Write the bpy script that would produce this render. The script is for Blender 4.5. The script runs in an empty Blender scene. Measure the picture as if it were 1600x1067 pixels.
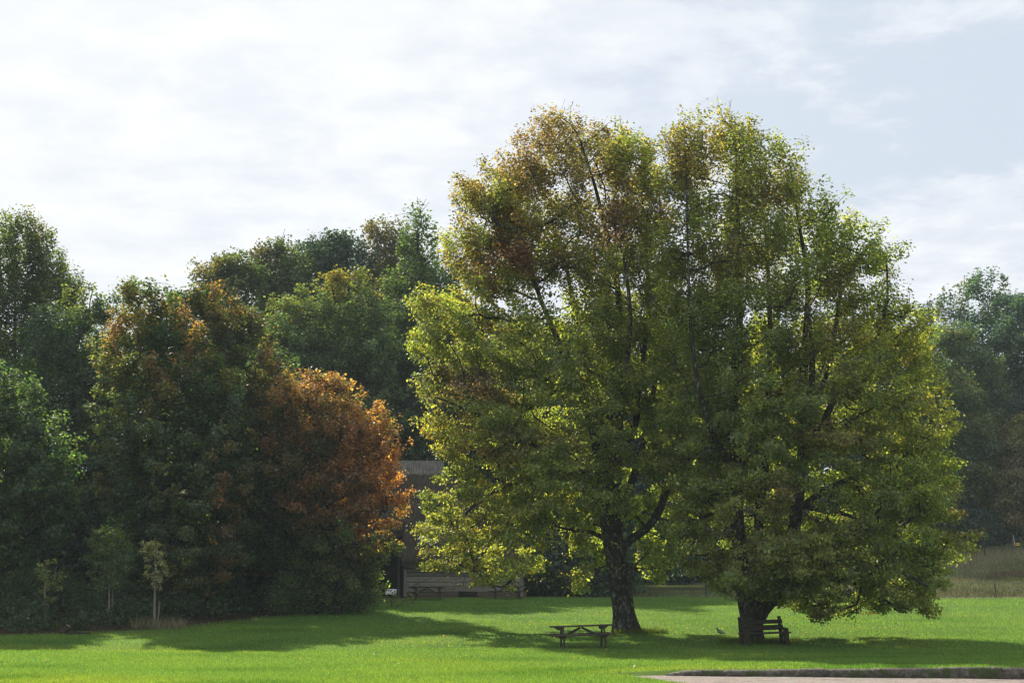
import bpy, math, random
import numpy as np
from mathutils import Vector, Matrix

sc = bpy.context.scene
R = math.radians
# ------------------------------------------------------------------ camera
EYE = 1.7
F = 2200.0
PITCH = math.atan(401.5 / F)
cam_d = bpy.data.cameras.new("camera")
cam = bpy.data.objects.new("camera", cam_d)
sc.collection.objects.link(cam)
cam.location = (0, 0, EYE)
cam.rotation_euler = (math.pi / 2 + PITCH, 0, 0)
cam_d.sensor_width = 36.0
cam_d.lens = 36.0 * F / 1600.0
cam_d.clip_start = 0.1
cam_d.clip_end = 3000
sc.camera = cam

# ------------------------------------------------------------------ light
SUN_EL = R(38)
SUN_AZ = R(-25)                       # from +Y, positive towards +X
sdir = Vector((math.sin(SUN_AZ) * math.cos(SUN_EL), math.cos(SUN_AZ) * math.cos(SUN_EL), math.sin(SUN_EL)))
sun_d = bpy.data.lights.new("sun", 'SUN')
sun_d.energy = 4.6
sun_d.angle = R(0.6)
sun_d.color = (1.0, 0.93, 0.80)
sun = bpy.data.objects.new("sun", sun_d)
sc.collection.objects.link(sun)
sun.rotation_euler = sdir.to_track_quat('Z', 'Y').to_euler()
sun.location = (0, 0, 60)

world = bpy.data.worlds.new("World")
sc.world = world
world.use_nodes = True
wt = world.node_tree
wn, wl = wt.nodes, wt.links
wn.clear()


def N(t, kind, **kw):
    n = t.nodes.new(kind)
    for k, v in kw.items():
        if isinstance(k, str) and hasattr(n, k):
            setattr(n, k, v)
    return n


def math_node(t, op, a, b=None, clamp=False):
    n = t.nodes.new('ShaderNodeMath')
    n.operation = op
    n.use_clamp = clamp
    for i, v in enumerate((a, b)):
        if v is None:
            continue
        if isinstance(v, (int, float)):
            n.inputs[i].default_value = v
        else:
            t.links.new(v, n.inputs[i])
    return n.outputs[0]


def ramp(t, fac, stops, interp='LINEAR'):
    n = t.nodes.new('ShaderNodeValToRGB')
    n.color_ramp.interpolation = interp
    els = n.color_ramp.elements
    while len(els) > 1:
        els.remove(els[-1])
    els[0].position = stops[0][0]
    els[0].color = tuple(stops[0][1]) + (1,)
    for p, c in stops[1:]:
        e = els.new(p)
        e.color = tuple(c) + (1,)
    t.links.new(fac, n.inputs[0])
    return n.outputs[0]


def mixc(t, fac, a, b, mode='MIX'):
    n = t.nodes.new('ShaderNodeMix')
    n.data_type = 'RGBA'
    n.blend_type = mode
    for sock, v in ((n.inputs[0], fac), (n.inputs[6], a), (n.inputs[7], b)):
        if isinstance(v, (int, float)):
            sock.default_value = v
        elif isinstance(v, (tuple, list)):
            sock.default_value = tuple(v) + ((1,) if len(v) == 3 else ())
        else:
            t.links.new(v, sock)
    return n.outputs[2]


def noise(t, vec, scale, detail=4.0, rough=0.5, dist=0.0):
    n = t.nodes.new('ShaderNodeTexNoise')
    n.inputs['Scale'].default_value = scale
    n.inputs['Detail'].default_value = detail
    n.inputs['Roughness'].default_value = rough
    n.inputs['Distortion'].default_value = dist
    if vec is not None:
        t.links.new(vec, n.inputs['Vector'])
    return n.outputs[0]


SKY_STRENGTH = 0.054
sky = wn.new('ShaderNodeTexSky')
sky.sky_type = 'NISHITA'
sky.sun_disc = False
sky.sun_elevation = SUN_EL
sky.sun_rotation = SUN_AZ
sky.dust_density = 2.0
tc = wn.new('ShaderNodeTexCoord')
sep = wn.new('ShaderNodeSeparateXYZ')
wl.new(tc.outputs['Generated'], sep.inputs[0])
zc = math_node(wt, 'MAXIMUM', sep.outputs[2], 0.0)
den = math_node(wt, 'ADD', zc, 0.10)
ux = math_node(wt, 'DIVIDE', sep.outputs[0], den)
uy = math_node(wt, 'DIVIDE', sep.outputs[1], den)
comb = wn.new('ShaderNodeCombineXYZ')
wl.new(ux, comb.inputs[0])
wl.new(uy, comb.inputs[1])
skymap = wn.new('ShaderNodeMapping')
skymap.inputs['Location'].default_value = (25.75, 13.3, 5.39)
wl.new(comb.outputs[0], skymap.inputs['Vector'])
big = noise(wt, skymap.outputs[0], 0.85, 6.0, 0.5, 0.15)
fine = noise(wt, comb.outputs[0], 6.0, 7.0, 0.6, 0.12)
dens = math_node(wt, 'ADD', math_node(wt, 'MULTIPLY', big, 0.68), math_node(wt, 'MULTIPLY', fine, 0.32))
# the deck of cloud thickens towards the sun (left) and breaks up on the right
dens = math_node(wt, 'SUBTRACT', dens, math_node(wt, 'MULTIPLY', sep.outputs[0], 0.11))
cover = ramp(wt, dens, [(0.385, (0, 0, 0)), (0.46, (0.60, 0.60, 0.60)), (0.56, (1, 1, 1))], 'EASE')
# forward scattering: cloud is brightest towards the sun
dot = wn.new('ShaderNodeVectorMath')
dot.operation = 'DOT_PRODUCT'
wl.new(tc.outputs['Generated'], dot.inputs[0])
dot.inputs[1].default_value = sdir
glow = ramp(wt, dot.outputs['Value'], [(0.70, (0.0,) * 3), (0.85, (0.18,) * 3), (0.92, (0.42,) * 3), (1.0, (1.0,) * 3)])
cl_tex = ramp(wt, fine, [(0.30, (0.0,) * 3), (0.72, (1.0,) * 3)])
cl_col = mixc(wt, cl_tex, (7.9, 8.3, 8.9), (9.8, 10.0, 10.2))
cl_col = mixc(wt, math_node(wt, 'MULTIPLY', glow, 0.5, True), cl_col, (11.0, 11.1, 11.0))
blue = mixc(wt, 0.85, sky.outputs[0], (6.9, 7.6, 8.6))
mask = math_node(wt, 'MULTIPLY', cover, 0.92)
skyc = mixc(wt, mask, blue, cl_col)
bg = wn.new('ShaderNodeBackground')
wl.new(skyc, bg.inputs['Color'])
bg.inputs['Strength'].default_value = SKY_STRENGTH
wo = wn.new('ShaderNodeOutputWorld')
wl.new(bg.outputs[0], wo.inputs['Surface'])

sc.view_settings.view_transform = 'Standard'
sc.view_settings.look = 'None'
sc.view_settings.exposure = 0.95
sc.view_settings.gamma = 1.0
sc.view_settings.use_curve_mapping = False
sc.render.engine = 'CYCLES'
cy = sc.cycles
cy.max_bounces = 8
cy.diffuse_bounces = 4
cy.transmission_bounces = 6
cy.glossy_bounces = 2
cy.volume_bounces = 1
cy.use_denoising = True
cy.denoising_input_passes = 'RGB_ALBEDO_NORMAL'
cy.use_adaptive_sampling = False
cy.filter_width = 1.35
cy.denoising_prefilter = 'ACCURATE'
cy.caustics_reflective = False
cy.caustics_refractive = False
cy.sample_clamp_indirect = 6.0

# ------------------------------------------------------------------ helpers
COL = sc.collection
rng = np.random.default_rng(11)


def sstep(a, b, x):
    t = np.clip((np.asarray(x, float) - a) / (b - a), 0, 1)
    return t * t * (3 - 2 * t)


CP, SP = math.cos(PITCH), math.sin(PITCH)


def at(px, py, Y):
    """the real-world point seen at pixel (px, py) of the photograph at distance Y"""
    u, v = (px - 800.0) / F, -(py - 533.5) / F
    dx, dy, dz = u, CP - v * SP, SP + v * CP
    k = Y / dy
    return np.array([dx * k, Y, EYE + dz * k])


def kerb_y(x):
    return 32.96 - 0.174 * np.asarray(x, float)


def kerb_h(x):
    return np.interp(x, [1.5, 3.8, 11.3, 30, 60], [0, .12, .24, .24, .24])


def ground_z(x, y):
    x = np.asarray(x, float)
    y = np.asarray(y, float)
    z = 0.05 * sstep(38, 48, y) + 0.043 * np.clip(y - 48, 0, 40)
    t = y - kerb_y(x)
    fade = 1 - sstep(0.5, 14, t)
    z = z + kerb_h(x) * sstep(0.10, 0.26, t) * fade
    H = np.interp(x, [6, 14, 28, 36, 46, 60], [.8, 1.0, 2.9, 3.9, 5.0, 5.6])
    right = H * np.clip(y - 88, 0, 34) / 32 + 0.12 * np.clip(y - 122, 0, 80)
    left = 0.02 * np.clip(y - 88, 0, 50) + 0.22 * np.clip(y - 98, 0, 55)
    w = sstep(3, 11, x)
    z = z + right * w + left * (1 - w)
    und = 0.035 * (np.sin(x * .31 + y * .17) + np.sin(y * .43 - x * .11 + 2) * .7 + np.sin(x * .9 + y * .63) * .3)
    z = z + und * sstep(35, 50, y)
    z = z + sstep(0, 1, -wood_edge(x, y) / 3.0) * 0.1
    return z


def wood_edge(x, y):
    """> 0 on the lawn, < 0 inside the left wood"""
    xb = np.interp(y, [40, 50, 53.8, 59.3, 67, 82, 86.5], [-40, -25, -19.8, -13.5, -10.7, -7.3, -7.0])
    return np.where(np.asarray(y) < 88, np.asarray(x) - xb, -1.0)


def gz(x, y):
    return float(ground_z(x, y))


def tag(o, label=None, cat=None, group=None, kind=None):
    if label:
        o['label'] = label
    if cat:
        o['category'] = cat
    if group:
        o['group'] = group
    if kind:
        o['kind'] = kind
    return o


def empty(name, loc, rot=(0, 0, 0)):
    o = bpy.data.objects.new(name, None)
    o.empty_display_size = 0.3
    o.location = loc
    o.rotation_euler = rot
    COL.objects.link(o)
    return o


def np_mesh(name, verts, faces_flat, nper, mat, parent=None, col=None, smooth=False, attrs=None, local=None):
    """verts (V,3); faces_flat int array, nper verts per face (int)"""
    me = bpy.data.meshes.new(name)
    V = np.asarray(verts, np.float32)
    if local is not None:
        V = V - np.asarray(local, np.float32)
    fl = np.asarray(faces_flat, np.int32).ravel()
    nf = len(fl) // nper
    me.vertices.add(len(V))
    me.vertices.foreach_set('co', V.ravel())
    me.loops.add(len(fl))
    me.loops.foreach_set('vertex_index', fl)
    me.polygons.add(nf)
    me.polygons.foreach_set('loop_start', np.arange(0, nf * nper, nper, dtype=np.int32))
    if smooth:
        me.polygons.foreach_set('use_smooth', np.ones(nf, bool))
    me.update(calc_edges=True)
    if col is not None:
        a = me.attributes.new('tint', 'FLOAT_COLOR', 'FACE')
        c = np.ones((nf, 4), np.float32)
        c[:, :3] = col
        a.data.foreach_set('color', c.ravel())
    if attrs:
        for k, v in attrs.items():
            a = me.attributes.new(k, 'FLOAT', 'POINT')
            a.data.foreach_set('value', np.asarray(v, np.float32).ravel())
    o = bpy.data.objects.new(name, me)
    COL.objects.link(o)
    if mat:
        me.materials.append(mat)
    if parent is not None:
        o.parent = parent
    return o


class MB:
    """collects boxes, beams, tubes; build() links them as one mesh"""

    def __init__(s):
        s.v = []
        s.f = []

    def box(s, c, size, rot=None):
        hx, hy, hz = [k / 2 for k in size]
        pts = [Vector((a * hx, b * hy, d * hz)) for a in (-1, 1) for b in (-1, 1) for d in (-1, 1)]
        if rot is not None:
            pts = [rot @ p for p in pts]
        n = len(s.v)
        s.v += [tuple(p + Vector(c)) for p in pts]
        for q in ((0, 1, 3, 2), (4, 6, 7, 5), (0, 4, 5, 1), (2, 3, 7, 6), (0, 2, 6, 4), (1, 5, 7, 3)):
            s.f.append([n + i for i in q])
        return s

    def beam(s, a, b, w, h, up=(0, 0, 1)):
        a, b = Vector(a), Vector(b)
        d = b - a
        x = d.normalized()
        y = Vector(up).cross(x)
        if y.length < 1e-4:
            y = Vector((0, 1, 0)).cross(x)
        y.normalize()
        z = x.cross(y)
        m = Matrix((x, y, z)).transposed()
        return s.box((a + b) / 2, (d.length, w, h), m)

    def tube(s, pts, rad, n=8, cap=True):
        pts = [Vector(p) for p in pts]
        base = len(s.v)
        ref = Vector((0, 1, 0.1))
        for i, p in enumerate(pts):
            t = (pts[min(i + 1, len(pts) - 1)] - pts[max(i - 1, 0)]).normalized()
            x = ref.cross(t)
            if x.length < 1e-3:
                x = Vector((1, 0, 0)).cross(t)
            x.normalize()
            y = t.cross(x)
            r = rad[i] if isinstance(rad, (list, tuple)) else rad
            for k in range(n):
                a = 2 * math.pi * k / n
                s.v.append(tuple(p + x * math.cos(a) * r + y * math.sin(a) * r))
        for i in range(len(pts) - 1):
            for k in range(n):
                s.f.append([base + i * n + k, base + i * n + (k + 1) % n, base + (i + 1) * n + (k + 1) % n, base + (i + 1) * n + k])
        if cap:
            s.f.append([base + k for k in range(n)][::-1])
            s.f.append([base + (len(pts) - 1) * n + k for k in range(n)])
        return s

    def poly(s, pts):
        n = len(s.v)
        s.v += [tuple(p) for p in pts]
        s.f.append(list(range(n, n + len(pts))))
        return s

    def build(s, name, mat, parent=None, bevel=0.0, smooth=False):
        me = bpy.data.meshes.new(name)
        me.from_pydata(s.v, [], s.f)
        me.update()
        if smooth:
            for p in me.polygons:
                p.use_smooth = True
        me.materials.append(mat)
        o = bpy.data.objects.new(name, me)
        COL.objects.link(o)
        if parent is not None:
            o.parent = parent
        if bevel:
            b = o.modifiers.new('bevel', 'BEVEL')
            b.width = bevel
            b.segments = 2
            b.limit_method = 'ANGLE'
        return o


# ------------------------------------------------------------------ materials
def new_mat(name):
    m = bpy.data.materials.new(name)
    m.use_nodes = True
    t = m.node_tree
    t.nodes.clear()
    out = t.nodes.new('ShaderNodeOutputMaterial')
    return m, t, out


def geo_pos(t):
    g = t.nodes.new('ShaderNodeNewGeometry')
    return g.outputs['Position']


def obj_pos(t):
    g = t.nodes.new('ShaderNodeTexCoord')
    return g.outputs['Object']


def scaled(t, vec, s):
    n = t.nodes.new('ShaderNodeMapping')
    n.inputs['Scale'].default_value = s
    t.links.new(vec, n.inputs['Vector'])
    return n.outputs[0]


def principled(t, out, color, rough=0.8, spec=0.3, height=None, bump=0.3, dist=0.02):
    p = t.nodes.new('ShaderNodeBsdfPrincipled')
    if isinstance(color, (tuple, list)):
        p.inputs['Base Color'].default_value = tuple(color) + (1,)
    else:
        t.links.new(color, p.inputs['Base Color'])
    if isinstance(rough, (int, float)):
        p.inputs['Roughness'].default_value = rough
    else:
        t.links.new(rough, p.inputs['Roughness'])
    p.inputs['Specular IOR Level'].default_value = spec
    if height is not None:
        b = t.nodes.new('ShaderNodeBump')
        b.inputs['Strength'].default_value = bump
        b.inputs['Distance'].default_value = dist
        t.links.new(height, b.inputs['Height'])
        t.links.new(b.outputs[0], p.inputs['Normal'])
    t.links.new(p.outputs[0], out.inputs['Surface'])
    return p


def leaf_material(name, trans=0.56, gain=(2.6, 2.5, 0.8), gloss=0.025, rough=0.45):
    m, t, out = new_mat(name)
    a = t.nodes.new('ShaderNodeAttribute')
    a.attribute_name = 'tint'
    a.attribute_type = 'GEOMETRY'
    col = a.outputs['Color']
    d = t.nodes.new('ShaderNodeBsdfDiffuse')
    t.links.new(col, d.inputs['Color'])
    tr = t.nodes.new('ShaderNodeBsdfTranslucent')
    tc_ = mixc(t, 1.0, col, gain, 'MULTIPLY')
    t.links.new(tc_, tr.inputs['Color'])
    mx = t.nodes.new('ShaderNodeMixShader')
    mx.inputs[0].default_value = trans
    t.links.new(d.outputs[0], mx.inputs[1])
    t.links.new(tr.outputs[0], mx.inputs[2])
    g = t.nodes.new('ShaderNodeBsdfGlossy')
    g.inputs['Roughness'].default_value = rough
    g.inputs['Color'].default_value = (1, 1, 1, 1)
    mx2 = t.nodes.new('ShaderNodeMixShader')
    mx2.inputs[0].default_value = gloss
    t.links.new(mx.outputs[0], mx2.inputs[1])
    t.links.new(g.outputs[0], mx2.inputs[2])
    t.links.new(mx2.outputs[0], out.inputs['Surface'])
    return m


M_LEAF = leaf_material('leaf')
M_FAR = leaf_material('far_leaf', 0.4, (2.0, 1.95, 0.8), 0.02, 0.5)
M_GRASS = leaf_material('grass_blade', 0.55, (2.5, 2.15, 0.9), 0.015, 0.5)
M_DRY = leaf_material('dry_grass_blade', 0.25, (1.2, 1.1, 0.9), 0.01, 0.6)


def bark_material(name, dark, light, lichen, amount):
    m, t, out = new_mat(name)
    p = geo_pos(t)
    st = scaled(t, p, (1, 1, 0.35))
    n1 = noise(t, st, 14, 8, 0.7, 0.5)
    c = ramp(t, n1, [(0.35, dark), (0.65, light)])
    n2 = noise(t, scaled(t, p, (1, 1, 0.6)), 5.5, 8, 0.75, 0.8)
    k = ramp(t, n2, [(amount, (0,) * 3), (amount + 0.06, (1,) * 3)])
    c = mixc(t, k, c, lichen)
    principled(t, out, c, 0.95, 0.1, n1, 0.9, 0.05)
    return m


M_BARK = bark_material('bark', (0.012, 0.010, 0.008), (0.05, 0.042, 0.034), (0.17, 0.18, 0.16), 0.54)
M_BARK2 = bark_material('wood_bark', (0.02, 0.017, 0.013), (0.06, 0.05, 0.04), (0.12, 0.12, 0.10), 0.64)
M_BARKS = bark_material('sapling_bark', (0.13, 0.12, 0.10), (0.26, 0.24, 0.20), (0.36, 0.36, 0.32), 0.6)


def wood_material(name, a, b, scale=(1, 14, 14), moss=None):
    m, t, out = new_mat(name)
    p = obj_pos(t)
    n1 = noise(t, scaled(t, p, scale), 3.0, 8, 0.7, 1.0)
    c = ramp(t, n1, [(0.3, a), (0.7, b)])
    n2 = noise(t, p, 2.2, 5, 0.6)
    c = mixc(t, ramp(t, n2, [(0.5, (0,) * 3), (0.75, (0.6,) * 3)]), c, moss or tuple(x * 0.5 for x in a))
    principled(t, out, c, 0.85, 0.2, n1, 0.5, 0.01)
    return m


M_TABLE = wood_material('weathered_table_wood', (0.030, 0.026, 0.020), (0.080, 0.070, 0.055), moss=(0.04, 0.05, 0.025))
M_BENCH = wood_material('dark_bench_wood', (0.020, 0.016, 0.012), (0.055, 0.045, 0.033), moss=(0.03, 0.035, 0.02))
M_STAKE = wood_material('stake_wood', (0.12, 0.11, 0.07), (0.22, 0.20, 0.14))
M_POST = wood_material('fence_post_wood', (0.03, 0.028, 0.024), (0.08, 0.075, 0.065))


def ground_material():
    m, t, out = new_mat('lawn_ground')
    p = geo_pos(t)
    n1 = noise(t, p, 0.35, 5, 0.6)
    n2 = noise(t, p, 9.0, 6, 0.7)
    n3 = noise(t, scaled(t, p, (1, 2.2, 1)), 45.0, 4, 0.7)
    lawn = ramp(t, n1, [(0.30, (0.045, 0.115, 0.015)), (0.52, (0.075, 0.155, 0.018)), (0.72, (0.110, 0.175, 0.024))])
    lawn = mixc(t, ramp(t, n2, [(0.35, (0,) * 3), (0.7, (0.55,) * 3)]), lawn, (0.085, 0.135, 0.020))
    lawn = mixc(t, ramp(t, n3, [(0.30, (0.6,) * 3), (0.55, (0,) * 3)]), lawn, (0.018, 0.045, 0.006))
    mead = ramp(t, n2, [(0.3, (0.080, 0.090, 0.035)), (0.6, (0.15, 0.13, 0.070)), (0.8, (0.18, 0.15, 0.09))])
    lit = ramp(t, n2, [(0.3, (0.020, 0.016, 0.010)), (0.6, (0.055, 0.035, 0.020)), (0.8, (0.030, 0.045, 0.012))])
    a1 = t.nodes.new('ShaderNodeAttribute')
    a1.attribute_name = 'meadow'
    a2 = t.nodes.new('ShaderNodeAttribute')
    a2.attribute_name = 'litter'
    k1 = math_node(t, 'ADD', a1.outputs['Fac'], math_node(t, 'MULTIPLY', math_node(t, 'SUBTRACT', n2, 0.5), 0.5))
    k2 = math_node(t, 'ADD', a2.outputs['Fac'], math_node(t, 'MULTIPLY', math_node(t, 'SUBTRACT', n2, 0.5), 0.9))
    c = mixc(t, ramp(t, k1, [(0.4, (0,) * 3), (0.6, (1,) * 3)]), lawn, mead)
    c = mixc(t, ramp(t, k2, [(0.35, (0,) * 3), (0.65, (1,) * 3)]), c, lit)
    principled(t, out, c, 0.95, 0.1, n3, 0.8, 0.03)
    return m


M_GROUND = ground_material()


def gravel_material():
    m, t, out = new_mat('gravel')
    p = geo_pos(t)
    n1 = noise(t, scaled(t, p, (1, 2.5, 1)), 1.1, 5, 0.65)
    v = t.nodes.new('ShaderNodeTexVoronoi')
    v.inputs['Scale'].default_value = 42
    t.links.new(p, v.inputs['Vector'])
    c = ramp(t, n1, [(0.36, (0.12, 0.085, 0.075)), (0.5, (0.30, 0.25, 0.225)), (0.64, (0.20, 0.175, 0.155))])
    c = mixc(t, 0.45, c, v.outputs['Color'], 'SOFT_LIGHT')
    n2 = noise(t, p, 9, 8, 0.8)
    c = mixc(t, ramp(t, n2, [(0.35, (0.75,) * 3), (0.52, (0,) * 3)]), c, (0.10, 0.075, 0.065))
    n4 = noise(t, p, 16, 6, 0.75)
    c = mixc(t, ramp(t, n4, [(0.55, (0,) * 3), (0.66, (0.7,) * 3)]), c, (0.42, 0.38, 0.34))
    principled(t, out, c, 0.9, 0.2, v.outputs['Distance'], 1.0, 0.02)
    return m


M_GRAVEL = gravel_material()


def stone_material():
    m, t, out = new_mat('kerb_stone')
    p = geo_pos(t)
    n1 = noise(t, p, 6, 8, 0.75, 0.5)
    n2 = noise(t, p, 30, 6, 0.7)
    c = ramp(t, n1, [(0.35, (0.045, 0.040, 0.032)), (0.55, (0.13, 0.115, 0.095)), (0.7, (0.26, 0.24, 0.21))])
    c = mixc(t, ramp(t, n2, [(0.35, (0.7,) * 3), (0.55, (0,) * 3)]), c, (0.035, 0.03, 0.025))
    n3 = noise(t, p, 2.2, 5, 0.6)
    c = mixc(t, ramp(t, n3, [(0.52, (0,) * 3), (0.62, (0.8,) * 3)]), c, (0.045, 0.07, 0.015))
    principled(t, out, c, 0.9, 0.2, n1, 1.0, 0.05)
    return m


M_STONE = stone_material()


def thatch_material(name, a, b, scale):
    m, t, out = new_mat(name)
    p = geo_pos(t)
    n1 = noise(t, scaled(t, p, scale), 2.6, 9, 0.78, 0.4)
    n2 = noise(t, p, 0.8, 5, 0.6)
    c = ramp(t, n1, [(0.38, a), (0.62, b)])
    c = mixc(t, ramp(t, n2, [(0.45, (0,) * 3), (0.7, (0.5,) * 3)]), c, (0.055, 0.06, 0.03))
    principled(t, out, c, 0.95, 0.05, n1, 1.0, 0.08)
    return m


M_THATCH = thatch_material('thatch', (0.018, 0.014, 0.012), (0.085, 0.066, 0.056), (3.5, 1.0, 0.7))
M_RIDGE = thatch_material('ridge_thatch', (0.07, 0.065, 0.06), (0.24, 0.22, 0.20), (5, 1, 0.6))


def board_material():
    m, t, out = new_mat('barn_boards')
    p = geo_pos(t)
    n1 = noise(t, scaled(t, p, (0.5, 1, 9)), 3.0, 8, 0.7, 0.6)
    c = ramp(t, n1, [(0.3, (0.15, 0.14, 0.128)), (0.7, (0.38, 0.355, 0.325))])
    n2 = noise(t, scaled(t, p, (0.6, 1, 2)), 1.2, 5, 0.6)
    g_ = t.nodes.new('ShaderNodeNewGeometry')
    c = mixc(t, 1.0, c, ramp(t, g_.outputs['Random Per Island'], [(0, (.5, .5, .5)), (1, (1.25, 1.2, 1.15))]), 'MULTIPLY')
    c = mixc(t, ramp(t, n2, [(0.55, (0,) * 3), (0.75, (0.7,) * 3)]), c, (0.09, 0.075, 0.065))
    principled(t, out, c, 0.85, 0.2, n1, 0.6, 0.02)
    return m


M_BOARD = board_material()


def plain(name, col, rough=0.8, var=0.3, sc_=8.0, metal=0.0):
    m, t, out = new_mat(name)
    p = obj_pos(t)
    n1 = noise(t, p, sc_, 6, 0.65)
    c = ramp(t, n1, [(0.3, tuple(x * (1 - var) for x in col)), (0.7, tuple(min(1, x * (1 + var)) for x in col))])
    q = principled(t, out, c, rough, 0.3, n1, 0.3, 0.01)
    q.inputs['Metallic'].default_value = metal
    return m


M_DARK = plain('dark_timber_and_shade', (0.014, 0.012, 0.010), 0.9)  # near-black timber, also standing in for shade behind boards and in openings
M_WHITE = plain('white_panel', (0.62, 0.63, 0.66), 0.5, 0.06)
M_YELLOW = plain('yellow_panel', (0.72, 0.42, 0.03), 0.5, 0.08)
M_INK = plain('sign_ink', (0.05, 0.045, 0.04), 0.6, 0.1)
M_WIRE = plain('fence_wire', (0.12, 0.12, 0.11), 0.5, 0.2, 8, 0.6)
M_GALV = plain('galvanised_post', (0.30, 0.33, 0.36), 0.45, 0.15, 8, 0.3)
M_FEATHER = plain('feathers', (0.075, 0.08, 0.095), 0.7, 0.35, 40)
M_WING = plain('wing_feathers', (0.30, 0.32, 0.36), 0.7, 0.2, 40)
M_BEAK = plain('beak', (0.10, 0.07, 0.05), 0.5)
M_CUT = plain('log_end', (0.24, 0.19, 0.13), 0.9)


def brick_material():
    m, t, out = new_mat('plinth_brick')
    b = t.nodes.new('ShaderNodeTexBrick')
    b.inputs['Scale'].default_value = 1.0
    b.inputs['Brick Width'].default_value = 0.225
    b.inputs['Row Height'].default_value = 0.075
    b.inputs['Mortar Size'].default_value = 0.008
    b.inputs['Color1'].default_value = (0.16, 0.075, 0.05, 1)
    b.inputs['Color2'].default_value = (0.10, 0.055, 0.04, 1)
    b.inputs['Mortar'].default_value = (0.16, 0.14, 0.12, 1)
    p = geo_pos(t)
    s = t.nodes.new('ShaderNodeSeparateXYZ')
    t.links.new(p, s.inputs[0])
    c = t.nodes.new('ShaderNodeCombineXYZ')
    t.links.new(s.outputs[0], c.inputs[0])
    t.links.new(s.outputs[2], c.inputs[1])
    t.links.new(c.outputs[0], b.inputs['Vector'])
    col = mixc(t, noise(t, p, 5, 5, 0.6), b.outputs['Color'], (0.09, 0.08, 0.06))
    principled(t, out, col, 0.9, 0.15, b.outputs['Fac'], -0.5, 0.01)
    return m


M_BRICK = brick_material()

# ------------------------------------------------------------------ ground
def build_ground():
    xs = np.concatenate([np.arange(-300, -60, 10), np.arange(-60, 0, .5), np.arange(0, 30, .3), np.arange(30, 70, .5), np.arange(70, 301, 10)])
    ys = np.concatenate([np.arange(-80, 20, 5), np.arange(20, 25.4, .5), np.arange(25.5, 34, .07), np.arange(34, 125, .45), np.arange(125, 401, 5)])
    X, Y = np.meshgrid(xs, ys)
    Z = ground_z(X, Y)
    nx, ny = len(xs), len(ys)
    i = np.arange((ny - 1) * (nx - 1))
    r, c = i // (nx - 1), i % (nx - 1)
    a = r * nx + c
    f = np.stack([a, a + 1, a + nx + 1, a + nx], 1)
    V = np.stack([X.ravel(), Y.ravel(), Z.ravel()], 1)
    mead = sstep(87.2, 88.8, V[:, 1]) * sstep(5.0, 7.5, V[:, 0])
    top = 119 + 3 * np.sin(V[:, 0] * .3)
    lit = np.maximum(sstep(0.8, -1.2, wood_edge(V[:, 0], V[:, 1])) * (V[:, 1] < 88), (V[:, 1] > 87.9) * (1 - sstep(5.0, 7.5, V[:, 0])))
    lit = np.maximum(lit, sstep(-1, 3, V[:, 1] - top))
    o = np_mesh('ground', V, f, 4, M_GROUND, smooth=True, attrs={'meadow': mead, 'litter': lit})
    tag(o, kind='structure')


build_ground()


def path_low(x):
    return np.interp(x, [2.6, 3.9, 5, 8, 30, 40], [32.2, 28.35, 25.2, 20.5, 10, 8])


def build_path():
    xs = np.concatenate([np.arange(2.55, 12, .05), np.arange(12, 36.1, .4)])
    n = 40
    V = []
    for x in xs:
        hi = float(kerb_y(x)) + 0.06 if x > 3.5 else float(np.interp(x, [2.55, 3.5], [32.2, float(kerb_y(3.5)) + 0.06]))
        lo = float(path_low(x)) + 0.10 * math.sin(x * 5.1) + 0.07 * math.sin(x * 12.7)
        lo = min(lo, hi - 0.02)
        for k in range(n):
            y = lo + (hi - lo) * k / (n - 1)
            V.append((x, y, 0.008 + 0.004 * math.sin(x * 3 + y * 5)))
    i = np.arange((len(xs) - 1) * (n - 1))
    r, c = i // (n - 1), i % (n - 1)
    a = r * n + c
    f = np.stack([a, a + n, a + n + 1, a + 1], 1)
    o = np_mesh('gravel_path', np.array(V), f, 4, M_GRAVEL, smooth=True)
    tag(o, kind='structure')


build_path()


def build_kerb():
    xs = np.arange(3.45, 34, .035)
    # joints between the stones
    edges = [3.3]
    r = random.Random(4)
    while edges[-1] < 35:
        edges.append(edges[-1] + r.uniform(0.55, 1.5))
    edges = np.array(edges)
    V = []
    prof = [(-0.02, -0.04), (-0.03, .30), (-0.02, .62), (0.0, .86), (0.045, 1.02), (0.16, 1.06), (0.27, 1.04), (0.31, 0.80)]
    for x in xs:
        j = np.min(np.abs(edges - x))
        dip = 0.022 * math.exp(-(j / 0.035) ** 2)
        idx = int(np.searchsorted(edges, x))
        hh = float(kerb_h(x)) * (0.94 + 0.13 * ((idx * 37 % 11) / 11))
        hh *= float(sstep(3.3, 4.1, x)) * 0.6 + 0.4
        off = 0.022 * ((idx * 53 % 7) / 7 - .5)
        for k, (dy, hz) in enumerate(prof):
            y = float(kerb_y(x)) + dy + off + 0.006 * math.sin(x * 23 + k * 2) + 0.006 * math.sin(x * 51 + k * 5)
            y += dip if k < 4 else 0
            z = hz * hh + 0.004 * math.sin(x * 17 + k * 3) + .004 * math.sin(x * 41 + k)
            z -= dip if k >= 3 else 0
            V.append((x, y, z))
    n = len(prof)
    i = np.arange((len(xs) - 1) * (n - 1))
    r_, c = i // (n - 1), i % (n - 1)
    a = r_ * n + c
    f = np.stack([a, a + n, a + n + 1, a + 1], 1)
    o = np_mesh('stone_kerb', np.array(V), f, 4, M_STONE, local=(3.45, 32.3, 0))
    o.location = (3.45, 32.3, 0)
    tag(o, 'low rough stone kerb holding back the lawn beside the gravel path', 'kerb')


build_kerb()

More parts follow.
